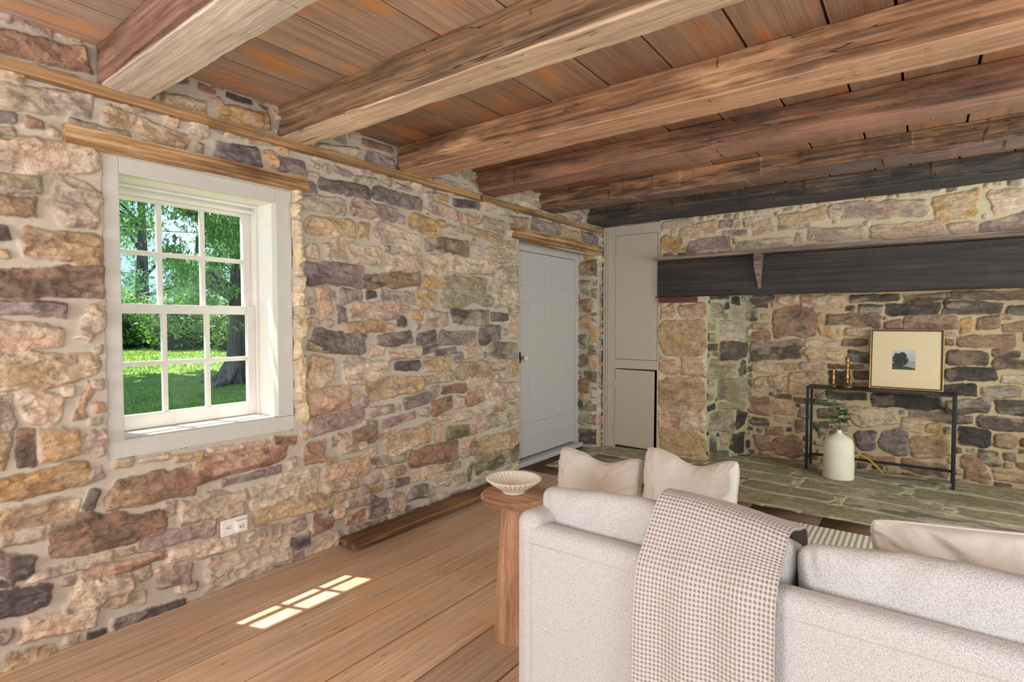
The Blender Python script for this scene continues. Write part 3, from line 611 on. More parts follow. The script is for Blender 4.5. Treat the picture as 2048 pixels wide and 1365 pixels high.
wp('outer_frame', [((-.275, .8455, .762), (-.185, .858, 1.843)), ((-.275, 1.504, .762), (-.185, 1.5165, 1.843)), ((-.275, .858, 1.828), (-.185, 1.504, 1.843)), ((-.205, .8455, 1.80), (-.185, 1.504, 1.812))], M_white_lit, bev=.002)
def sash(name, x0, x1, z0, z1, top, bot, mz):
    y0, y1 = .858, 1.504; g0, g1 = .888, 1.464
    L = [((x0, y0, z0), (x1, g0, z1)), ((x0, g1, z0), (x1, y1, z1)), ((x0, g0, z1 - top), (x1, g1, z1)), ((x0, g0, z0), (x1, g1, z0 + bot))]
    for y in (1.0765, 1.267): L.append(((x0 + .003, y - .0105, z0 + bot), (x1 - .003, y + .0105, z1 - top)))
    L.append(((x0 + .0035, g0, mz - .0105), (x1 - .0035, g1, mz + .0105)))
    o = wp(name, L, M_white_lit, bev=.003); xm = (x0 + x1) / 2
    p = boxes('pane', [((xm - .0015, g0, z0 + bot), (xm + .0015, g1, z1 - top))], glass, o); return o
sash('upper_sash', -.266, -.236, 1.282, 1.83, .042, .040, 1.556)
sash('lower_sash', -.230, -.200, .764, 1.324, .042, .066, 1.056)

# ------------------------------------------------------------------ plank door
D1 = empty('door_1', (-.22, 4.37, 0), kind='structure')
def dp(name, L, mat=M_door, bev=.002, parent=D1):
    o = boxes(name, L, mat, parent, bev); o.matrix_parent_inverse = Matrix.Translation((.22, -4.37, 0)); return o
L = []; ys = [3.60, 3.76, 3.90, 4.03, 4.16, 4.235, 4.31, 4.40, 4.48, 4.57, 4.65, 4.74, 4.83]
for a, b in zip(ys[:-1], ys[1:]): L.append(((-.245, a + .0015, .045), (-.222, b - .0015, 1.865)))
dp('door_leaf', L, bev=.004)
dp('ledge', [((-.224, 3.62, 1.425), (-.208, 4.825, 1.565))], bev=.003)
dp('ledge', [((-.224, 3.62, .225), (-.208, 4.825, .345))], bev=.003)
dp('door_frame', [((-.27, 4.832, .0), (-.205, 4.90, 1.93)), ((-.27, 3.55, 1.868), (-.205, 4.832, 1.935)), ((-.27, 3.55, 0), (-.205, 3.6, 1.87))], bev=.003)
dp('threshold', [((-.27, 3.56, -.01), (-.15, 4.9, .03))], bev=.004)
M_pot = plain('white porcelain', rgb(236, 232, 226), .2, var=.01)
V, F = lathe([(0, 0), (.01, .002), (.008, .02), (.012, .026), (.024, .036), (.026, .048), (.018, .06), (0, .064)], 24)
V = np.stack([V[:, 2] - .222, V[:, 0] + 3.915, V[:, 1] + .93], 1)
k = npmesh('door_knob', V, F[:, ::-1], M_pot, D1); k.matrix_parent_inverse = Matrix.Translation((.22, -4.37, 0))
dp('latch', [((-.222, 3.868, .885), (-.214, 3.892, .985))], M_iron, .002)

# ------------------------------------------------------------------ built-in cupboard
CU = empty('cupboard', (.3, 5.0, 0), label='tall greige painted built-in cupboard with two doors in the corner', cat='cupboard')
def cp(name, L, mat=M_cup, bev=.002, parent=None, rot=None, piv=None):
    bm = bmesh.new()
    for lo, hi in L: add_box(bm, lo, hi, bev, 2, rot, piv)
    o = bmobj(name, bm, mat, parent or CU)
    if parent is None: o.matrix_parent_inverse = Matrix.Translation((-.3, -5.0, 0))
    return o
cp('face_frame', [((.018, 4.985, 0), (.146, 5.02, 2.186)), ((.580, 4.985, 0), (.5915, 5.02, 2.186)), ((.146, 4.985, 2.092), (.580, 5.02, 2.186)), ((.146, 4.985, .79), (.580, 5.02, .879)),
    ((.018, 4.972, 0), (.034, 4.985, 2.186)), ((.046, 4.976, 0), (.058, 4.985, 2.186)), ((.070, 4.979, 0), (.078, 4.985, 2.186))], bev=.003)
cp('carcass', [((.02, 5.2, 0), (.59, 5.24, 2.2)), ((.02, 5.02, 0), (.04, 5.2, 2.2)), ((.575, 5.02, 0), (.59, 5.2, 2.2)), ((.04, 5.03, .80), (.575, 5.2, .86))], M_dark, .001)
d = cp('door', [((.1495, 4.982, .8825), (.5765, 5.003, 2.0885))], bev=.002)
cp('hinge', [((.140, 4.979, 1.82), (.153, 4.984, 1.89))], bev=.001, parent=d); cp('hinge', [((.1405, 4.9785, 1.095), (.1525, 4.984, 1.165))], bev=.001, parent=d)
cp('latch', [((.560, 4.978, 1.475), (.588, 4.984, 1.485))], M_iron, .001, parent=d); cp('keyhole', [((.548, 4.979, 1.43), (.553, 4.983, 1.436))], M_iron, .001, parent=d)
R_ = Euler((0, math.radians(.4), math.radians(-2.2))).to_matrix()
d = cp('door', [((.153, 4.980, .032), (.561, 5.001, .782))], bev=.002, rot=R_, piv=(.153, 4.99, .78))
cp('hinge', [((.141, 4.978, .60), (.154, 4.983, .67))], bev=.001, parent=d); cp('hinge', [((.141, 4.978, .155), (.154, 4.983, .225))], bev=.001, parent=d)

# ------------------------------------------------------------------ mantel
MA = empty('mantel', (2.1, 4.95, 1.48), label='blackened timber mantel with a narrow shelf over the stone fireplace', cat='mantel')
def pin(o, root):
    o.matrix_parent_inverse = Matrix.Translation(-Vector(root.location)); return o
pin(timber('fascia_beam', M_mantel, .597, 3.9, 4.952, 5.12, 1.478, 1.812, 4, nx=260, amp=.003, wane=.006, parent=MA), MA)
pin(timber('shelf', M_shelf, .594, 3.9, 4.85, 5.0, 1.812, 1.842, 8, nx=260, amp=.002, wane=.003, parent=MA), MA)
bm = bmesh.new(); pts = [(4.953, 1.525), (4.945, 1.525), (4.868, 1.70), (4.862, 1.8115), (4.953, 1.8115)]
a = [bm.verts.new((1.455, y, z)) for y, z in pts]; b = [bm.verts.new((1.515, y, z)) for y, z in pts]
bm.faces.new(a); bm.faces.new(b[::-1])
for i in range(5): bm.faces.new((a[i], a[(i + 1) % 5], b[(i + 1) % 5], b[i]))
for v in b:
    if v.co.z < 1.6: v.co.x -= .02
for v in a:
    if v.co.z < 1.6: v.co.x += .022
bmesh.ops.bevel(bm, geom=list(bm.edges), offset=.003, segments=2, affect='EDGES')
pin(bmobj('bracket', bm, M_shelf, MA), MA)
timber('timber_block', M_red, .602, .955, 4.955, 5.06, 1.425, 1.474, 6, nx=40, amp=.002, wane=.004, tags=dict(label='short red brown timber block set under the left end of the black mantel', cat='block'))

# ------------------------------------------------------------------ outlet on the stone wall
M_out = plain('outlet plastic', rgb(236, 230, 222), .35, var=.01)
OU = empty('wall_outlet', (.03, 1.267, .288), label='white wall outlet plate with a plug-in cube on the stone wall', cat='outlet')
pin(box('cover_plate', (.018, 1.205, .25), (.032, 1.328, .326), M_out, OU, .004), OU)
pc = pin(box('plug_cube', (.032, 1.262, .263), (.064, 1.312, .316), M_out, OU, .004), OU)
def socket(cx, cy, cz, par):
    o = boxes('socket_holes', [((cx, cy - .004, cz + .004), (cx + .001, cy + .006, cz + .0065)), ((cx, cy - .004, cz - .0065), (cx + .001, cy + .006, cz - .004)), ((cx, cy - .014, cz - .003), (cx + .001, cy - .008, cz + .003))], M_dark, par); return o
pin(socket(.0318, 1.243, .288, OU), OU); socket(.0638, 1.288, .289, pc)
# ------------------------------------------------------------------ soft furniture
def fabric(name, c, c2=None, rough=.95, scale=420., bmp=.6, dist=.004, sheen=.2, boucle=False):
    m, nt, b = newmat(name); n = N(nt); tc = n('ShaderNodeTexCoord').outputs['Object']
    a = n('ShaderNodeTexNoise', i_Vector=tc, i_Scale=scale, i_Detail=3., i_Roughness=.6).outputs['Fac']
    if boucle:
        v = n('ShaderNodeTexVoronoi', i_Vector=n('ShaderNodeVectorMath', operation='ADD', i_0=tc, i_1=n('ShaderNodeVectorMath', operation='SCALE', i_0=n('ShaderNodeTexNoise', i_Vector=tc, i_Scale=230.).outputs['Color'], i_Scale=.004).outputs[0]).outputs[0], i_Scale=330.).outputs['Distance']
        h = val(n, 'ADD', val(n, 'MULTIPLY', v, -.9), val(n, 'MULTIPLY', a, .5)); f = val(n, 'SUBTRACT', 1., v)
    else:
        h = a; f = a
    c2 = c2 or tuple(x * .8 for x in c)
    nt.links.new(ramp(n, f, [(.25, c2), (.62, c)]), b.inputs['Base Color'])
    b.inputs['Roughness'].default_value = rough; b.inputs['Specular IOR Level'].default_value = .15
    b.inputs['Sheen Weight'].default_value = sheen; b.inputs['Sheen Roughness'].default_value = .5
    bump(n, b, h, bmp, dist); return m
M_bouc = fabric('white boucle', rgb(208, 206, 203), rgb(186, 182, 178), boucle=True, bmp=.55, dist=.003)
M_linen = fabric('cream linen', rgb(230, 223, 212), rgb(219, 211, 198), scale=300., bmp=.25, dist=.002)

def rbox(c, h, r, n=26, fn=None):
    """rounded box, centre c, half sizes h, radius r; fn(P, q) displaces"""
    bm = bmesh.new(); g = np.linspace(-1, 1, n); hs = np.array(h, float); rr = np.minimum(r, hs * .999)
    for ax in range(3):
        for sgn in (-1, 1):
            a, b = [(1, 2), (2, 0), (0, 1)][ax]
            def dist(k):
                half = hs[k]; t = np.clip(rr[k] / half, .02, 1); m = n // 3
                e = np.sin(np.linspace(0, PI / 2, m)); 
                lo = -1 + (1 - np.cos(np.linspace(0, PI / 2, m))) * t
                mid = np.linspace(-1 + t, 1 - t, n - 2 * m + 2)[1:-1] if t < 1 else np.zeros(0)
                return np.concatenate([lo, mid, -lo[::-1]])
            ga, gb = dist(a), dist(b)
            A, B = np.meshgrid(ga, gb, indexing='ij')
            q = np.zeros(A.shape + (3,)); q[..., ax] = sgn; q[..., a] = A; q[..., b] = B
            p = q * hs; core = np.clip(p, -(hs - rr), hs - rr); d = (p - core) / rr
            p = core + d / (np.linalg.norm(d, axis=-1, keepdims=True) + 1e-9) * rr
            vs = [[bm.verts.new(p[i, j]) for j in range(p.shape[1])] for i in range(p.shape[0])]
            for i in range(p.shape[0] - 1):
                for j in range(p.shape[1] - 1):
                    f = (vs[i][j], vs[i + 1][j], vs[i + 1][j + 1], vs[i][j + 1])
                    bm.faces.new(f if sgn > 0 else f[::-1])
    bmesh.ops.remove_doubles(bm, verts=bm.verts, dist=1e-5)
    bmesh.ops.dissolve_degenerate(bm, edges=bm.edges, dist=1e-6)
    P = np.array([v.co[:] for v in bm.verts])
    P2 = P if fn is None else fn(P, P / hs)
    for v, p in zip(bm.verts, P2): v.co = Vector(p) + Vector(c)
    return bm
def soft(name, c, h, r, mat, par, n=26, fn=None):
    o = bmobj(name, rbox(c, h, r, n, fn), mat, None, True); o.parent = par; pin(o, par); return o

SO = empty('sofa', (2.4, 1.6, 0), label='white boucle sofa seen from behind with two loose back cushions', cat='sofa')
Y0 = 1.187
soft('back_panel', (2.415, Y0 + .036, .40), (.685, .036, .302), .030, M_bouc, SO, 30)
def armf(P, q):
    P = P.copy(); P[:, 2] += .022 * sstep(-.2, -1, q[:, 1]) * (q[:, 2] > 0) - .24 * sstep(-.75, .2, q[:, 1]) * sstep(-.2, 1, q[:, 2]); return P
soft('armrest', (1.755, Y0 + .44, .40), (.040, .436, .308), .036, M_bouc, SO, 30, armf)
soft('armrest', (3.075, Y0 + .44, .40), (.040, .436, .308), .036, M_bouc, SO, 30, armf)
soft('seat_base', (2.415, Y0 + .46, .20), (.618, .38, .085), .03, M_bouc, SO, 16)
soft('seat_cushion', (2.415, Y0 + .52, .38), (.615, .34, .095), .05, M_bouc, SO, 20)
for x in (1.80, 3.03):
    for y in (Y0 + .06, Y0 + .80): pin(box('leg', (x - .02, y - .02, .012), (x + .02, y + .02, .12), M_dark, SO, .004), SO)
def backc(seed, flat=0):
    def f(P, q):
        P = P.copy()
        crown = (.024 if seed == 1. else .032) * (1 - q[:, 0] ** 2) * np.clip(q[:, 2], 0, 1)
        P[:, 2] += crown - .075 * (q[:, 1] + 1) / 2 * np.clip(q[:, 2], 0, 1)
        P[:, 1] += .018 * q[:, 1] * (1 - q[:, 0] ** 2) * (1 - .6 * q[:, 2] ** 2)
        ear = np.clip(np.abs(q[:, 0]) - .72, 0, 1) / .28
        P[:, 2] += .006 * ear ** 2 * (q[:, 2] > .4)
        top = sstep(.1, .9, q[:, 2])
        for k in range(10):
            x0 = (-.93 + .13 * k) if k < 7 else (.93 - .13 * (k - 7)); wv = np.exp(-((q[:, 0] - x0 - .1 * (1 - q[:, 2])) / .03) ** 2)
            P[:, 1] += -np.tanh(q[:, 1] * 3) * .011 * wv * sstep(.2, .8, q[:, 2]) * (.5 + .5 * vnoise(np.full(len(q), k * 3. + seed), q[:, 2] * 3))
        P += .006 * np.stack([fbm(P[:, 0] * 9 + seed, P[:, 2] * 9, 3), fbm(P[:, 0] * 7 + seed, P[:, 2] * 7 + 9, 3), fbm(P[:, 0] * 8 + seed, P[:, 1] * 12, 3)], 1)
        return P
    return f
for cx, hx, sd, zc in ((2.060, .325, 1., .628), (2.712, .318, 6., .624)):
    c = soft('back_cushion', (cx, 1.372, zc), (hx, .103, .156), .042, M_bouc, SO, 54, backc(sd))
    # welted seam round the rear face
    pts = []; rr = .06
    for k in range(100):
        t = k / 99 * 2 * PI
        cxp = math.copysign(abs(math.cos(t)) ** .22, math.cos(t)); szp = math.copysign(abs(math.sin(t)) ** .28, math.sin(t))
        pts.append((cxp * (hx - .004), -.062, szp * .172))
    P = np.array(pts); q = P / np.array([hx, .108, .178]); P = backc(sd)(P, q)
for z_, in ((.655,),):
    pass
# seams of the upholstery
def seam(pts, par, r=.0014): 
    V, F, T = tube(pts, r, 6); return pin(npmesh('seam', V, F, M_seam, par, tris=T), par)
M_seam = plain('seam thread', rgb(196, 186, 174), .9)
seam([(x, Y0 + .0005 - .001, .655) for x in np.linspace(1.775, 3.07, 30)], SO)
seam([(1.777, Y0 - .0005, z) for z in np.linspace(.12, .655, 20)], SO)

# ------------------------------------------------------------------ waffle throw
m, tnt, tb = newmat('waffle cotton'); n_ = N(tnt)
tnt.links.new(n_('ShaderNodeVertexColor', layer_name='Col').outputs['Color'], tb.inputs['Base Color']); tb.inputs['Roughness'].default_value = .95; tb.inputs['Specular IOR Level'].default_value = .1
tb.inputs['Sheen Weight'].default_value = .2
bump(n_, tb, n_('ShaderNodeTexNoise', i_Vector=n_('ShaderNodeTexCoord').outputs['Object'], i_Scale=700., i_Detail=2.).outputs['Fac'], .3, .002)
M_waf = m
ctrl = np.array([(1.52, .53), (1.515, .66), (1.51, .72), (1.475, .764), (1.40, .794), (1.33, .814), (1.286, .814), (1.254, .790), (1.228, .758), (1.206, .729), (1.185, .702), (1.170, .664), (1.167, .55), (1.164, .40), (1.160, .16)])
def catmull(P, k=40):
    P = np.concatenate([[2 * P[0] - P[1]], P, [2 * P[-1] - P[-2]]]); out = []
    for i in range(1, len(P) - 2):
        t = np.linspace(0, 1, k, endpoint=False)[:, None]
        out.append(.5 * (2 * P[i] + (P[i + 1] - P[i - 1]) * t + (2 * P[i - 1] - 5 * P[i] + 4 * P[i + 1] - P[i + 2]) * t ** 2 + (3 * P[i] - P[i - 1] - 3 * P[i + 1] + P[i + 2]) * t ** 3))
    return np.concatenate(out + [P[-2:-1]])
cv = catmull(ctrl); s = np.concatenate([[0], np.cumsum(np.linalg.norm(np.diff(cv, axis=0), axis=1))])
CELL = .0102; per = 5
ncx = 34; ncs = int(s[-1] / CELL); nu = ncx * per + 1; nv = ncs * per + 1
sv = np.linspace(0, ncs * CELL, nv); Y = np.interp(sv, s, cv[:, 0]); Z = np.interp(sv, s, cv[:, 1])
tang = np.stack([np.gradient(Y, sv), np.gradient(Z, sv)], 1); tang /= np.linalg.norm(tang, axis=1)[:, None]
nor = np.stack([tang[:, 1], -tang[:, 0]], 1)
nor = np.where((nor @ np.array([-.5, .86]))[:, None] < -.6, -nor, nor)
if nor[len(nor) // 2] @ np.array([-.7, .7]) < 0: nor = -nor
uu = np.linspace(0, 1, nu); UU, SS = np.meshgrid(uu, sv, indexing='ij')
gx = np.abs(np.sin(UU * ncx * PI)) ** .6; gs = np.abs(np.sin(SS / CELL * PI)) ** .6
low = sstep(.42, .8, SS)
wob = .004 * fbm(UU * 3 + 4, SS * 3, 3) + .005 * low * np.sin(UU * 17 + 1.3) + .004 * low
wob = np.maximum(wob, -.002) 
Xw = 2.093 + UU * (.285 + .012 * low) - .012 * low + .002 * np.sin(SS * 7) + .002 * fbm(SS * 4, UU * 0 + 2, 2)
pit = gx * gs
def sheet(off, wf):
    D = wob + off - wf * .0042 * pit
    return np.stack([Xw, Y[None] + nor[None, :, 0] * D, Z[None] + nor[None, :, 1] * D - .034 * UU ** 1.8 * sstep(.71, .80, Z)[None]], -1).reshape(-1, 3)
top = sheet(.009, 1); bot = sheet(.001, 0); F = grid_faces(nu, nv)
cw = np.array(rgb(210, 203, 198)); cd = np.array(rgb(142, 127, 116))
mixv = sstep(.45, .95, pit)[..., None]; Ct = (cw * (1 - mixv) + cd * mixv).reshape(-1, 3)
idx = np.arange(nu * nv).reshape(nu, nv); K = nu * nv
ring = np.concatenate([idx[:, 0], idx[-1, 1:], idx[-2::-1, -1], idx[0, -2::-1]])
E_ = np.stack([ring[:-1], ring[1:], ring[1:] + K, ring[:-1] + K], 1)
V = np.concatenate([top, bot]); F = np.concatenate([F, F[:, ::-1] + K, E_[:, ::-1]]); C = np.concatenate([Ct, np.tile(cd, (K, 1))])
# orient outward
a, b, c_ = V[F[0, 0]], V[F[0, 1]], V[F[0, 2]]
tag(npmesh('throw_blanket', V, F, M_waf, None, C), label='white and taupe waffle weave throw draped over the back of the white sofa', cat='blanket')

# ------------------------------------------------------------------ scatter cushions
def pillow(name, loc, w, h, t, rot, seed, lab, cat='pillow', chop=.06, group=None):
    nn = 70; g = np.sin(np.linspace(-PI / 2, PI / 2, nn)); U, V_ = np.meshgrid(g, g, indexing='ij')
    dent = chop * np.exp(-((U - .15) / .5) ** 2) * sstep(-.2, 1, V_)
    x = w / 2 * U * (1 - .055 * (1 - V_ ** 2)); z = h / 2 * V_ * (1 - .05 * (1 - U ** 2)) - dent
    cc_ = (np.abs(U) * np.abs(V_)) ** 6; x = x * (1 - .07 * cc_); z = z * (1 - .06 * cc_)
    th = t / 2 * (np.clip((1 - U ** 2) * (1 - V_ ** 2), 0, 1)) ** .38 * (1 - .4 * np.exp(-(U / .4) ** 2) * sstep(.2, 1, V_))
    rad = np.arctan2(V_, U)
    wr = .024 * (ridged(rad * 5.5 + seed, np.hypot(U, V_) * 1.5, 3) - .5) * np.hypot(U, V_) + .012 * fbm(U * 4 + seed, V_ * 2, 3) + .014 * (ridged(U * 5 + V_ + seed, V_ * 1.5, 2) - .5) * sstep(.1, .9, V_)
    wr = wr * sstep(0, .02, th) 
    f = np.stack([x, -(th + wr), z], -1).reshape(-1, 3); bk = np.stack([x, th + wr * .7, z], -1).reshape(-1, 3)
    F = grid_faces(nn, nn); k = nn * nn
    V = np.concatenate([f, bk]); F = np.concatenate([F, F[:, ::-1] + k])
    o = npmesh(name, V, F, M_linen)
    bm = bmesh.new(); bm.from_mesh(o.data); bmesh.ops.remove_doubles(bm, verts=bm.verts, dist=2e-4); bmesh.ops.recalc_face_normals(bm, faces=bm.faces)
    bm.to_mesh(o.data); bm.free(); o.data.polygons.foreach_set('use_smooth', [True] * len(o.data.polygons))
    # piped edge
    b = np.concatenate([np.arange(nn) * nn, (nn - 1) * nn + np.arange(1, nn), np.arange(nn - 2, -1, -1) * nn + nn - 1, np.arange(nn - 2, -1, -1)])
    V, F, T = tube(f[b], .0032, 6, False); npmesh('edge_seam', V, F, M_linen, o)
    o.location = loc; o.rotation_euler = rot; return tag(o, lab, cat, group)
pillow('throw_pillow', (1.33, 2.40, .402), .45, .41, .20, (math.radians(-8), 0, math.radians(2)), 1.3, 'cream linen pillow beyond the sofa, the one nearer the grey plank door', chop=.045)
pillow('throw_pillow', (1.775, 2.40, .432), .43, .47, .21, (math.radians(-8), 0, math.radians(-2)), 8.1, 'cream linen pillow beyond the sofa, between the other cream pillow and the hearth', chop=.05)
pillow('throw_pillow', (2.765, 1.638, .632), .52, .30, .15, (math.radians(5), math.radians(-6), math.radians(0)), 4.4, 'wide cream linen pillow standing behind the sofa back cushion at the right edge', chop=.0)

M_bench = fabric('bench cloth', rgb(222, 214, 200), scale=250.)
BE = empty('low_bench', (1.55, 2.40, 0), label='low pale bench beyond the sofa carrying two cream linen pillows', cat='bench')
soft('seat', (1.56, 2.40, .15), (.40, .2, .045), .03, M_bench, BE, 16)
for x in (1.22, 1.90):
    for y in (2.26, 2.54): pin(box('leg', (x - .02, y - .02, .0125), (x + .02, y + .02, .11), M_dark, BE, .003), BE)

# ------------------------------------------------------------------ rug
m, rnt, rb = newmat('ribbed rug wool'); n_ = N(rnt); tc = n_('ShaderNodeTexCoord').outputs['Object']
rv = n_('ShaderNodeVectorMath', operation='ADD', i_0=tc, i_1=n_('ShaderNodeVectorMath', operation='SCALE', i_0=n_('ShaderNodeTexNoise', i_Vector=tc, i_Scale=18.).outputs['Color'], i_Scale=.008).outputs[0]).outputs[0]
wx = n_('ShaderNodeTexWave', i_Vector=rv, i_Scale=11., wave_type='BANDS', bands_direction='X'); wy = n_('ShaderNodeTexWave', i_Vector=rv, i_Scale=16., wave_type='BANDS', bands_direction='Y')
hh = val(n_, 'MULTIPLY', val(n_, 'ADD', wx.outputs['Fac'], .3), val(n_, 'ADD', wy.outputs['Fac'], .5))
rnt.links.new(ramp(n_, hh, [(.1, rgb(206, 197, 178)), (.8, rgb(226, 218, 201))]), rb.inputs['Base Color']); rb.inputs['Roughness'].default_value = .95
bump(n_, rb, hh, .5, .008)
tag(box('rug', (1.22, 2.02, .001), (4.1, 3.745, .011), m, None, .004), label='cream ribbed rug on the floor in front of the stone hearth', cat='rug')

# ------------------------------------------------------------------ side table and bowl
M_wal = wood_mat('side table wood', rgb(132, 94, 70), rgb(184, 140, 108), rgb(212, 172, 138), 'Z', 1., contrast=.9, rough=.4, crack=False, bmp=.08)
M_walt = wood_mat('side table top wood', rgb(128, 90, 66), rgb(178, 134, 102), rgb(206, 166, 132), 'X', 1., contrast=.9, rough=.4, crack=False, bmp=.08)
ST = empty('side_table', (1.322, 1.735, 0), label='small round wooden pedestal side table beside the white sofa', cat='table')
V, F = lathe([(0, .536), (.118, .536), (.133, .541), (.139, .552), (.139, .561), (.133, .569), (0, .571)], 64); V += np.array([1.322, 1.735, 0])
pin(npmesh('table_top', V, F, M_walt, ST), ST).data.set_sharp_from_angle(angle=.6)
V, F = lathe([(0, .0), (.086, .0), (.088, .004), (.079, .15), (.069, .32), (.06, .45), (.055, .537)], 56); V += np.array([1.322, 1.735, 0])
pin(npmesh('pedestal', V, F, M_wal, ST), ST).data.set_sharp_from_angle(angle=.6)
M_bowl = plain('cream glazed ceramic', rgb(236, 230, 212), .35, var=.02)
def flute(r, z, A):
    k = np.clip((r - .03) / .07, 0, 1); return r * (1 + .030 * k * np.cos(A * 34))
V, F = lathe([(0, .004), (.036, .003), (.040, 0), (.043, .002), (.043, .008), (.060, .020), (.085, .037), (.104, .054), (.107, .058), (.104, .060), (.098, .057), (.078, .038), (.052, .021), (.030, .014), (0, .012)], 272, rfun=flute)
b_ = npmesh('fluted_bowl', V, F, M_bowl); b_.location = (1.318, 1.725, .572); tag(b_, 'fluted cream ceramic bowl on the small round side table', 'bowl')

# ------------------------------------------------------------------ console and what stands on it
CT = empty('console_table', (2.3, 5.3, 0), label='slim black metal console table against the back of the fireplace', cat='table')
x0, x1, y0, y1, zt, q = 1.822, 2.792, 5.195, 5.405, .705, .010
pin(box('table_top', (x0 - q, y0 - q, zt - .016), (x1 + q, y1 + q, zt), M_iron, CT, .002), CT)
for x in (x0, x1):
    for y in (y0, y1): pin(box('leg', (x - q, y - q, .004), (x + q, y + q, zt - .016), M_iron, CT, .0015), CT)
pin(box('stretcher', (x0 + q, y1 - .008, .085), (x1 - q, y1 + .008, .103), M_iron, CT, .0015), CT)
for x in (x0, x1): pin(box('stretcher', (x - .008, y0 + q, .085), (x + .008, y1 - q, .103), M_iron, CT, .0015), CT)
for xa, xb in ((x0 + q, x0 + .14), (x1 - q, x1 - .14)):
    V, F, T = tube([(xa, y1, zt - .15), (xb, y1, zt - .016)], .0028, 6); pin(npmesh('brace', V, F, M_iron, CT, tris=T), CT)

M_gold = plain('aged gilt', rgb(172, 132, 78), .38, .75, var=.25, scale=60); M_brown = plain('dark frame wood', rgb(52, 40, 32), .5)
M_mat = plain('picture mat board', rgb(226, 206, 168), .8, var=.015)
PF = empty('framed_picture', (2.484, 5.362, .706), label='gold framed small landscape print with wide cream mat leaning on the console', cat='picture')
PF.rotation_euler = (math.radians(-9), 0, 0)
hw, hh_ = .241, .486
def fr(name, b, d0, d1, mat, bev):
    L = [((-hw + b[0], d0, b[0]), (-hw + b[1], d1, hh_ - b[0])), ((hw - b[1], d0, b[0]), (hw - b[0], d1, hh_ - b[0])), ((-hw + b[1], d0, b[0]), (hw - b[1], d1, b[1])), ((-hw + b[1], d0, hh_ - b[1]), (hw - b[1], d1, hh_ - b[0]))]
    return boxes(name, L, mat, PF, bev)
fr('frame', (0, .009), -.012, .012, M_gold, .002)
fr('inner_frame', (.009, .017), -.009, .010, M_brown, .001)
box('mat_board', (-hw + .016, -.003, .016), (hw - .016, .008, hh_ - .016), M_mat, PF)
# the print: a grey landscape, tree by a river
nx, nz = 90, 74; gx_ = np.linspace(0, 1, nx); gz_ = np.linspace(0, 1, nz); X, Z_ = np.meshgrid(gx_, gz_, indexing='ij')
sky = .52 + .22 * (Z_ - .4) + .05 * fbm(X * 4, Z_ * 8, 3); g_ = sky
hills = sstep(.02, -.01, Z_ - (.43 + .05 * np.sin(X * 5 + 1) * (X > .4))); g_ = g_ * (1 - hills) + .26 * hills
wat = (Z_ < .38); g_ = np.where(wat, .44 + .1 * fbm(X * 2, Z_ * 22, 3), g_)
tr_ = ((X - .34) / .34) ** 2 + ((Z_ - .52) / .36) ** 2 + .7 * fbm(X * 7, Z_ * 7, 4); k_ = sstep(1.05, .8, tr_); g_ = g_ * (1 - k_) + (.07 + .05 * fbm(X * 20, Z_ * 20, 2)) * k_
bk = sstep(.02, -.03, Z_ - (.30 - .25 * (X - .1) + .03 * fbm(X * 9, X * 0, 3))); g_ = g_ * (1 - bk) + (.10 + .05 * fbm(X * 14, Z_ * 30, 2)) * bk
g_ = np.clip(g_, .02, 1) ** 1.4
V = np.stack([-.012 + (X - .5) * .150, np.full(X.shape, -.0045), .240 + (Z_ - .5) * .158], -1).reshape(-1, 3)
V2 = V.copy(); V2[:, 1] = -.003
m, pnt, pb = newmat('photo print'); n_ = N(pnt); pnt.links.new(n_('ShaderNodeVertexColor', layer_name='Col').outputs['Color'], pb.inputs['Base Color']); pb.inputs['Roughness'].default_value = .6
npmesh('print', V, grid_faces(nx, nz), m, PF, np.stack([g_.ravel() * 1.02, g_.ravel(), g_.ravel() * 1.0], 1), False)

M_brass = plain('aged brass', rgb(168, 124, 78), .35, .85, var=.12)
def candle(loc, prof, lab):
    V, F = lathe(prof, 32); o = npmesh('candlestick', V, F, M_brass); o.location = loc; return tag(o, lab, 'candlestick', 'brass candlesticks on the console')
candle((2.0, 5.27, .706), [(0, 0), (.026, 0), (.028, .006), (.018, .012), (.010, .02), (.011, .05), (.015, .075), (.012, .09), (.008, .11), (.013, .118), (.008, .126), (.011, .14), (.008, .15), (.014, .158), (.022, .166), (.022, .171), (.012, .174), (0, .168)], 'shorter brass candlestick on the console, beside the taller one')
candle((2.098, 5.28, .706), [(0, 0), (.041, 0), (.042, .008), (.034, .018), (.020, .028), (.013, .04), (.010, .055), (.013, .07), (.016, .085), (.011, .10), (.014, .112), (.009, .12), (.011, .15), (.012, .17), (.017, .186), (.010, .194), (.012, .205), (.018, .214), (.015, .222), (.015, .235), (.019, .246), (.019, .250), (.011, .252), (0, .245)], 'taller brass candlestick with a wide foot on the console')

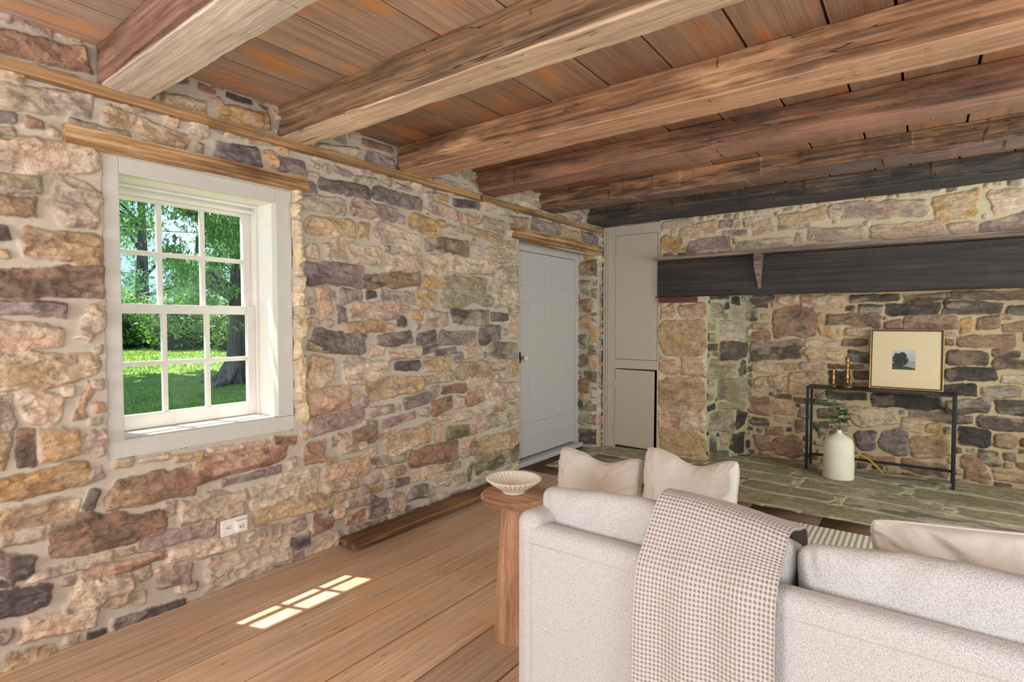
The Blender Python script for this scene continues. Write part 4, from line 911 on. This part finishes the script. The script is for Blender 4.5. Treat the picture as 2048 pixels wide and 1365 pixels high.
M_vase = plain('chalky white plaster', rgb(236, 230, 210), .85, var=.04, scale=8, bmp=.5, bscale=60)
def vr(r, z, A): return r * (1 + .012 * fbm(A * 2 + z * 20, np.full(A.shape, z * 90.), 2)) * (1 + .0)
V, F = lathe([(0, 0), (.108, 0), (.111, .006), (.109, .1), (.107, .2), (.104, .275), (.099, .298), (.086, .318), (.06, .338), (.034, .352), (.021, .360), (.017, .372), (.0175, .386), (.0135, .386), (.013, .36), (0, .30)], 64, sy=.9, rfun=vr)
v_ = npmesh('vase', V, F, M_vase); v_.location = (2.07, 5.055, .003); v_.rotation_euler = (0, 0, .3); tag(v_, 'tall chalky white bottle vase standing on the stone hearth', 'vase')
M_leafd = plain('dark glossy leaves', rgb(84, 118, 74), .45, var=.35, scale=40); M_stem = plain('green stem', rgb(92, 94, 58), .7)
SP = empty('greenery_sprig', (2.07, 5.055, .38), label='leafy green sprig standing in the white bottle vase', cat='plant')
rg = np.random.default_rng(12); stems = []; LV = []; LF = []
def leafquad(c, d, up, L_, W_, cup=.2):
    d = d / np.linalg.norm(d); s_ = np.cross(d, up); s_ /= np.linalg.norm(s_) + 1e-9; u_ = np.cross(s_, d)
    pts = [c, c + d * L_ * .35 + s_ * W_ * .5 + u_ * W_ * cup, c + d * L_ * .75 + s_ * W_ * .38 + u_ * W_ * cup, c + d * L_, c + d * L_ * .75 - s_ * W_ * .38 + u_ * W_ * cup, c + d * L_ * .35 - s_ * W_ * .5 + u_ * W_ * cup, c + d * L_ * .38, c + d * L_ * .75]
    return np.array(pts)
LQ = np.array([[0, 1, 6, 0], [1, 2, 7, 6], [2, 3, 7, 2], [6, 7, 4, 5], [7, 3, 4, 7], [0, 6, 5, 0]])
LQ4 = [[0, 1, 6], [2, 3, 7], [7, 3, 4], [0, 6, 5]]; LQQ = [[1, 2, 7, 6], [6, 7, 4, 5]]
def leafmesh(name, leaves, mat, par, col=None):
    k = len(leaves); V = np.concatenate(leaves); o = np.repeat(np.arange(k) * 8, 2)[:, None]
    F = np.tile(np.array(LQQ), (k, 1)) + o; T = np.tile(np.array(LQ4), (k, 1)) + np.repeat(np.arange(k) * 8, 4)[:, None]
    C = None if col is None else np.repeat(np.array(col), 8, 0)
    return npmesh(name, V, F, mat, par, C, True, T)
for (tx, ty, tz, nl, s0) in ((-.045, -.005, .285, 22, .30), (.055, -.01, .16, 20, .2), (.02, .02, .20, 18, .2), (-.07, .0, .11, 10, .3), (.09, -.02, .12, 10, .3)):
    p = [np.array([0, 0, -.06])]; 
    for t in np.linspace(.15, 1, 9): p.append(np.array([tx * t ** 1.3, ty * t, tz * t + .0]) + rg.normal(0, .003, 3))
    p = np.array(p) + np.array([2.07, 5.055, .385]); stems.append(tube(p, np.linspace(.0022, .001, len(p)), 6))
    for j in range(nl):
        t = s0 + (1 - s0) * (j + rg.random()) / nl; i = int(t * 8.99); c = p[i + 1 if i + 1 < len(p) else i] + rg.normal(0, .004, 3)
        a = rg.uniform(0, 2 * PI); d = np.array([math.cos(a), math.sin(a), rg.uniform(-.5, .5)])
        LV.append(leafquad(c + d * .008, d, np.array([0, 0, 1.]) + rg.normal(0, .4, 3), rg.uniform(.036, .056), rg.uniform(.022, .032)))
V, F, T = join(stems); pin(npmesh('stem', V, F, M_stem, SP, tris=T), SP); pin(leafmesh('leaves', LV, M_leafd, SP), SP)
# yellow cord on the floor behind the vase
M_yel = plain('yellow cord', rgb(206, 164, 48), .5)
p = catmull(np.array([(2.05, 5.36, .06), (2.12, 5.37, .12), (2.19, 5.385, .135), (2.26, 5.38, .105), (2.31, 5.37, .06), (2.35, 5.36, .02)]), 8)
V, F, T = tube(p, .0075, 8); tag(npmesh('yellow_cord', V, F, M_yel, None, tris=T), label='short bend of yellow cord under the console behind the white vase', cat='cord')
# ------------------------------------------------------------------ garden seen through the window
def leaf_mat(name, c0, c1, tl=.35):
    m, nt, b = newmat(name); n = N(nt)
    c = n('ShaderNodeVertexColor', layer_name='Col').outputs['Color']
    s = n('ShaderNodeSeparateColor', i_Color=c).outputs['Red']
    cc = ramp(n, s, [(0., c0), (1., c1)]); nt.links.new(cc, b.inputs['Base Color']); b.inputs['Roughness'].default_value = .45
    t = n('ShaderNodeBsdfTranslucent'); nt.links.new(mixc(n, 1., cc, (1.1, 1.25, .7), 'MULTIPLY'), t.inputs['Color'])
    mx = n('ShaderNodeMixShader', i_0=tl); nt.links.new(b.outputs[0], mx.inputs[1]); nt.links.new(t.outputs[0], mx.inputs[2]); nt.links.new(mx.outputs[0], nt.nodes['Material Output'].inputs['Surface'])
    return m
M_lawn, lnt, lb = newmat('lawn'); n = N(lnt); tc = n('ShaderNodeTexCoord').outputs['Object']
f1 = n('ShaderNodeTexNoise', i_Vector=tc, i_Scale=1.2, i_Detail=6., i_Roughness=.7).outputs['Fac']; f2 = n('ShaderNodeTexNoise', i_Vector=tc, i_Scale=22., i_Detail=4.).outputs['Fac']
lnt.links.new(ramp(n, val(n, 'ADD', val(n, 'MULTIPLY', f1, .55), val(n, 'MULTIPLY', f2, .45)), [(.32, rgb(74, 100, 36)), (.5, rgb(120, 154, 56)), (.66, rgb(154, 182, 84))]), lb.inputs['Base Color']); lb.inputs['Roughness'].default_value = .9
bump(n, lb, f2, 1., .08)
GZ = .12
g = 60; xs = np.linspace(-60, -.4, g); ys_ = np.linspace(-25, 55, 80); X, Y_ = np.meshgrid(xs, ys_, indexing='ij')
dist_ = np.hypot(X + .3, Y_ - 1.2)
def ground(x, y):
    d = np.hypot(x + .3, y - 1.2); return GZ + .018 * np.clip(d - 4, 0, 40) + .05 * fbm(x * .3, y * .3, 3)
Z_ = ground(X, Y_)
tag(npmesh('lawn', np.stack([X, Y_, Z_], -1).reshape(-1, 3), grid_faces(g, 80), M_lawn), kind='structure')
# loose grass blades
rg = np.random.default_rng(3)
NB = 26000; r_ = 2.2 + 17 * rg.random(NB) ** 1.3; a_ = np.radians(rg.uniform(148, 176, NB)) ; gx_ = -.3 + r_ * np.cos(a_); gy_ = 1.1 + r_ * np.sin(a_)
hb = rg.uniform(.015, .035, NB) * (1 + r_ * .05); an = rg.uniform(0, 2 * PI, NB); gz_ = ground(gx_, gy_); wb = .006 * (1 + r_ * .12)
p0 = np.stack([gx_ - wb * np.cos(an), gy_ - wb * np.sin(an), gz_ - .01], 1); p1 = np.stack([gx_ + wb * np.cos(an), gy_ + wb * np.sin(an), gz_ - .01], 1)
p2 = np.stack([gx_ + rg.normal(0, .02, NB), gy_ + rg.normal(0, .02, NB), gz_ + hb], 1)
V = np.stack([p0, p1, p2], 1).reshape(-1, 3); T = np.arange(NB * 3).reshape(-1, 3)
M_grass = leaf_mat('grass', rgb(102, 132, 48), rgb(156, 184, 86), .25)
tag(npmesh('grass', V, np.zeros((0, 4), int), M_grass, None, np.repeat(rg.random((NB, 1)), 3, 0) * np.ones(3), False, T), label='short green lawn grass seen through the window', cat='grass', kind='stuff')

def cloud_leaves(blobs, nleaf, L_, W_, seed, droop=.3, shell=.5):
    """leaves scattered through ellipsoid blobs (x,y,z,rx,ry,rz)"""
    rg = np.random.default_rng(seed); B = np.array(blobs, float); vol = B[:, 3] * B[:, 4] * B[:, 5]; pr = vol ** .8 / (vol ** .8).sum()
    out = []; cl = []
    ids = rg.choice(len(B), nleaf, p=pr)
    for i in ids:
        b = B[i]; d = rg.normal(size=3); d /= np.linalg.norm(d); r = rg.random() ** shell
        c = b[:3] + d * r * b[3:]
        c = c + .25 * b[3:] * (_TAB[int(c[0] * 5) & 255, int(c[2] * 5) & 255] - .5)
        dr = rg.normal(size=3); dr[2] -= droop; up = d + rg.normal(0, .7, 3) + np.array([0, 0, .6])
        out.append(leafquad(c, dr, up, L_ * rg.uniform(.7, 1.3), W_ * rg.uniform(.7, 1.3), .15)); cl.append([rg.random()] * 3)
    return out, cl
M_bark = wood_mat('bark', rgb(44, 38, 34), rgb(84, 74, 66), rgb(124, 112, 100), 'Z', .5, contrast=1.3, bmp=1., obj_rand=True)
def limb(pts, r, n=14, seed=0, amp=.12):
    V, F, T = tube(catmull(np.array(pts, float), 10), np.interp(np.linspace(0, 1, (len(pts) - 1) * 10 + 1), np.linspace(0, 1, len(r)), r), n)
    k = len(V) - 2; i = np.arange(k); ax = V[:k].reshape(-1, n, 3).mean(1).repeat(n, 0)
    V[:k] += (V[:k] - ax) * (amp * fbm((i % n) * .8 + seed, (i // n) * .25, 3))[:, None]; return V, F, T
def at(px, py, t):
    d = np.array([-.599 + (px - 1024) / 1103 * .801, .801 + (px - 1024) / 1103 * .599, (645.9 - py) / 1103]); return np.array([2.6, 0, 1.24]) + d * t

def gap(c, m=34):   # where the open sky shows between the crowns
    v = np.array(c) - np.array([2.6, 0, 1.24]); f = v @ np.array([-.599, .801, 0]); x = 1024 + 1103 * (v @ np.array([.801, .599, 0])) / f; y = 646 - 1103 * v[2] / f
    return abs(x - 372) < m and abs(y - 452) < m
def tree(name, loc, parts, leaves, cl, mat, lab, group=None):
    T_ = empty(name, loc, label=lab, cat='tree', group=group)
    V, F, T = join(parts); pin(npmesh('trunk', V, F, M_bark, T_, tris=T), T_)
    pin(leafmesh('crown', leaves, mat, T_, cl), T_); return T_
# big tree close to the window
M_lf1 = leaf_mat('tree leaves', rgb(84, 120, 66), rgb(164, 194, 116), .42)
bx, by = -6.95, 4.90; bz = float(ground(np.array(bx), np.array(by)))
parts = [limb([(bx, by, bz - .3), (bx, by, bz + .15), (bx + .02, by + .02, bz + 1.0), (bx - .02, by + .05, bz + 1.9), (bx, by + .1, bz + 2.8), (bx + .1, by + .2, bz + 4.2), (bx + .1, by + .2, bz + 6)], [.40, .27, .225, .22, .22, .2, .1], 20, 2, .2)]
parts.append(limb([(bx - .1, by - .05, bz + 1.55), (bx - .32, by - .28, bz + 1.72), (bx - .42, by - .42, bz + 1.9)], [.16, .13, .12], 12, 5))
parts.append(limb([(bx, by, bz + 2.4), (bx - .5, by - 1.1, bz + 3.2), (bx - .8, by - 2.4, bz + 3.5), (bx - .9, by - 3.2, bz + 3.2)], [.14, .09, .05, .02], 10, 7))
parts.append(limb([(bx, by, bz + 2.9), (bx + .8, by - .2, bz + 3.6), (bx + 1.5, by - .5, bz + 3.4)], [.12, .06, .02], 10, 8))
for k in range(5):
    a = k * 1.26; parts.append(limb([(bx + .15 * math.cos(a), by + .15 * math.sin(a), bz + .35), (bx + .42 * math.cos(a), by + .42 * math.sin(a), bz + .06), (bx + .85 * math.cos(a + .2), by + .85 * math.sin(a + .2), bz - .08)], [.15, .11, .05], 10, k))
bl = [(bx + .2, by + .3, bz + 6, 3.0, 3.0, 2.0)]
rg = np.random.default_rng(21)
for k in range(46):
    a = rg.uniform(0, 2 * PI); r = rg.uniform(.6, 3.0); c = (bx + r * math.cos(a), by + r * math.sin(a), bz + rg.uniform(2.9, 4.6) - .12 * r)
    if not gap(c): bl.append((*c, .55, .55, .4))
# hanging sprays in front of the trunk and to its left
for (px, py, t, r) in ((425, 450, 8.6, .32), (450, 470, 8.4, .3), (470, 440, 8.3, .3), (440, 520, 8.7, .26), (415, 560, 8.9, .22), (455, 580, 8.6, .2), (425, 600, 9., .2), (370, 540, 9.6, .34), (345, 500, 9.7, .3), (395, 600, 9.5, .2), (350, 660, 9.8, .14), (340, 645, 9.8, .12), (402, 650, 9.4, .14), (430, 640, 9.2, .13), (475, 650, 8.2, .08), (378, 650, 9.6, .12), (480, 500, 8.2, .25)):
    c = at(px, py, t); bl.append((*c, r, r, r * .9))
lv, cl = cloud_leaves(bl, 19000, .092, .026, 5, 1.3, .5)
l2, c2 = cloud_leaves(bl[-18:], 2800, .09, .026, 6, 1.4, .45)
l3, c3 = cloud_leaves([(bx - 1.2, by - 1.6, bz + 6.2, 3.4, 3.4, 1.4)], 7000, .42, .26, 9, .6, .5)
lv = lv + l3; cl = cl + c3
tree('leafy_tree', (bx, by, bz), parts, lv + l2, cl + c2, M_lf1, 'large dark trunked tree with drooping leaves close outside the window')
# clipped evergreen hedge along the far side of the lawn
M_hg = leaf_mat('hedge leaves', rgb(62, 104, 46), rgb(132, 174, 78), .3)
bl = []
for px in range(60, 620, 13):
    t = 19 + 1.5 * math.sin(px * .05); b = at(px, 690, t); gz = float(ground(np.array(b[0]), np.array(b[1]))); top = at(px, 600 + 12 * math.sin(px * .11), t)[2]
    bl.append((b[0], b[1], (gz + top) / 2, .75, .75, (top - gz) / 2 + .15))
H_ = empty('hedge', (bl[20][0], bl[20][1], 0), label='dense green hedge along the far edge of the lawn', cat='hedge')
lv, cl = cloud_leaves(bl, 26000, .16, .055, 9, .2, .28)
pin(leafmesh('foliage', lv, M_hg, H_, cl), H_)
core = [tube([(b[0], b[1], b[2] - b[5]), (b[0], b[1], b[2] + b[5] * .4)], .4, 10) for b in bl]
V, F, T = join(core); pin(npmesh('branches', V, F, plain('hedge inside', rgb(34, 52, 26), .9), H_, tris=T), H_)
# far trees
M_lf2 = leaf_mat('far leaves', rgb(96, 134, 108), rgb(162, 194, 156), .45)
for (px, t, ht, rad, seed, lab, dens) in ((285, 26, 9.5, 3.0, 31, 'tall airy tree beyond the hedge, seen through the upper left panes', 5200), (200, 30, 9, 3.4, 33, 'rounded tree beyond the hedge, hidden partly by the window frame', 3800), (395, 29, 7.0, 2.6, 35, 'lower green tree beyond the hedge, seen behind the middle panes', 5200), (500, 33, 11, 3.6, 37, 'tall tree beyond the hedge behind the dark trunk', 4200)):
    b = at(px, 640, t); gz = float(ground(np.array(b[0]), np.array(b[1]))); rg = np.random.default_rng(seed)
    parts = [limb([(b[0], b[1], gz - .2), (b[0] + .1, b[1], gz + ht * .35), (b[0], b[1] + .1, gz + ht * .75)], [.34, .24, .08], 12, seed)]
    bl = []
    for k in range(34):
        a = rg.uniform(0, 2 * PI); r = rad * rg.random() ** .5; z = gz + ht * rg.uniform(.22, 1); r *= (1.1 - .7 * (z - gz) / ht); c = (b[0] + r * math.cos(a), b[1] + r * math.sin(a), z)
        if gap(c, 46): continue
        bl.append((*c, .95, .95, .6))
        if k % 4 == 0: parts.append(limb([(b[0], b[1], max(gz + ht * .2, z - 1.2)), ((b[0] + c[0]) / 2, (b[1] + c[1]) / 2, z - .4), c], [.09, .05, .02], 8, k))
    lv, cl = cloud_leaves(bl, int(dens * .8), .24, .075, seed, .5, .5)
    tree('far_tree', (b[0], b[1], gz), parts, lv, cl, M_lf2, lab, 'trees beyond the hedge')
a = at(150, 452, 16); b = at(620, 463, 16); p = [a + (b - a) * t + np.array([0, 0, -.12 * math.sin(PI * t)]) for t in np.linspace(0, 1, 24)]
V, F, T = tube(p, .014, 6); tag(npmesh('overhead_wire', V, F, M_iron, None, tris=T), label='thin dark overhead wire crossing the sky outside the window', cat='wire')
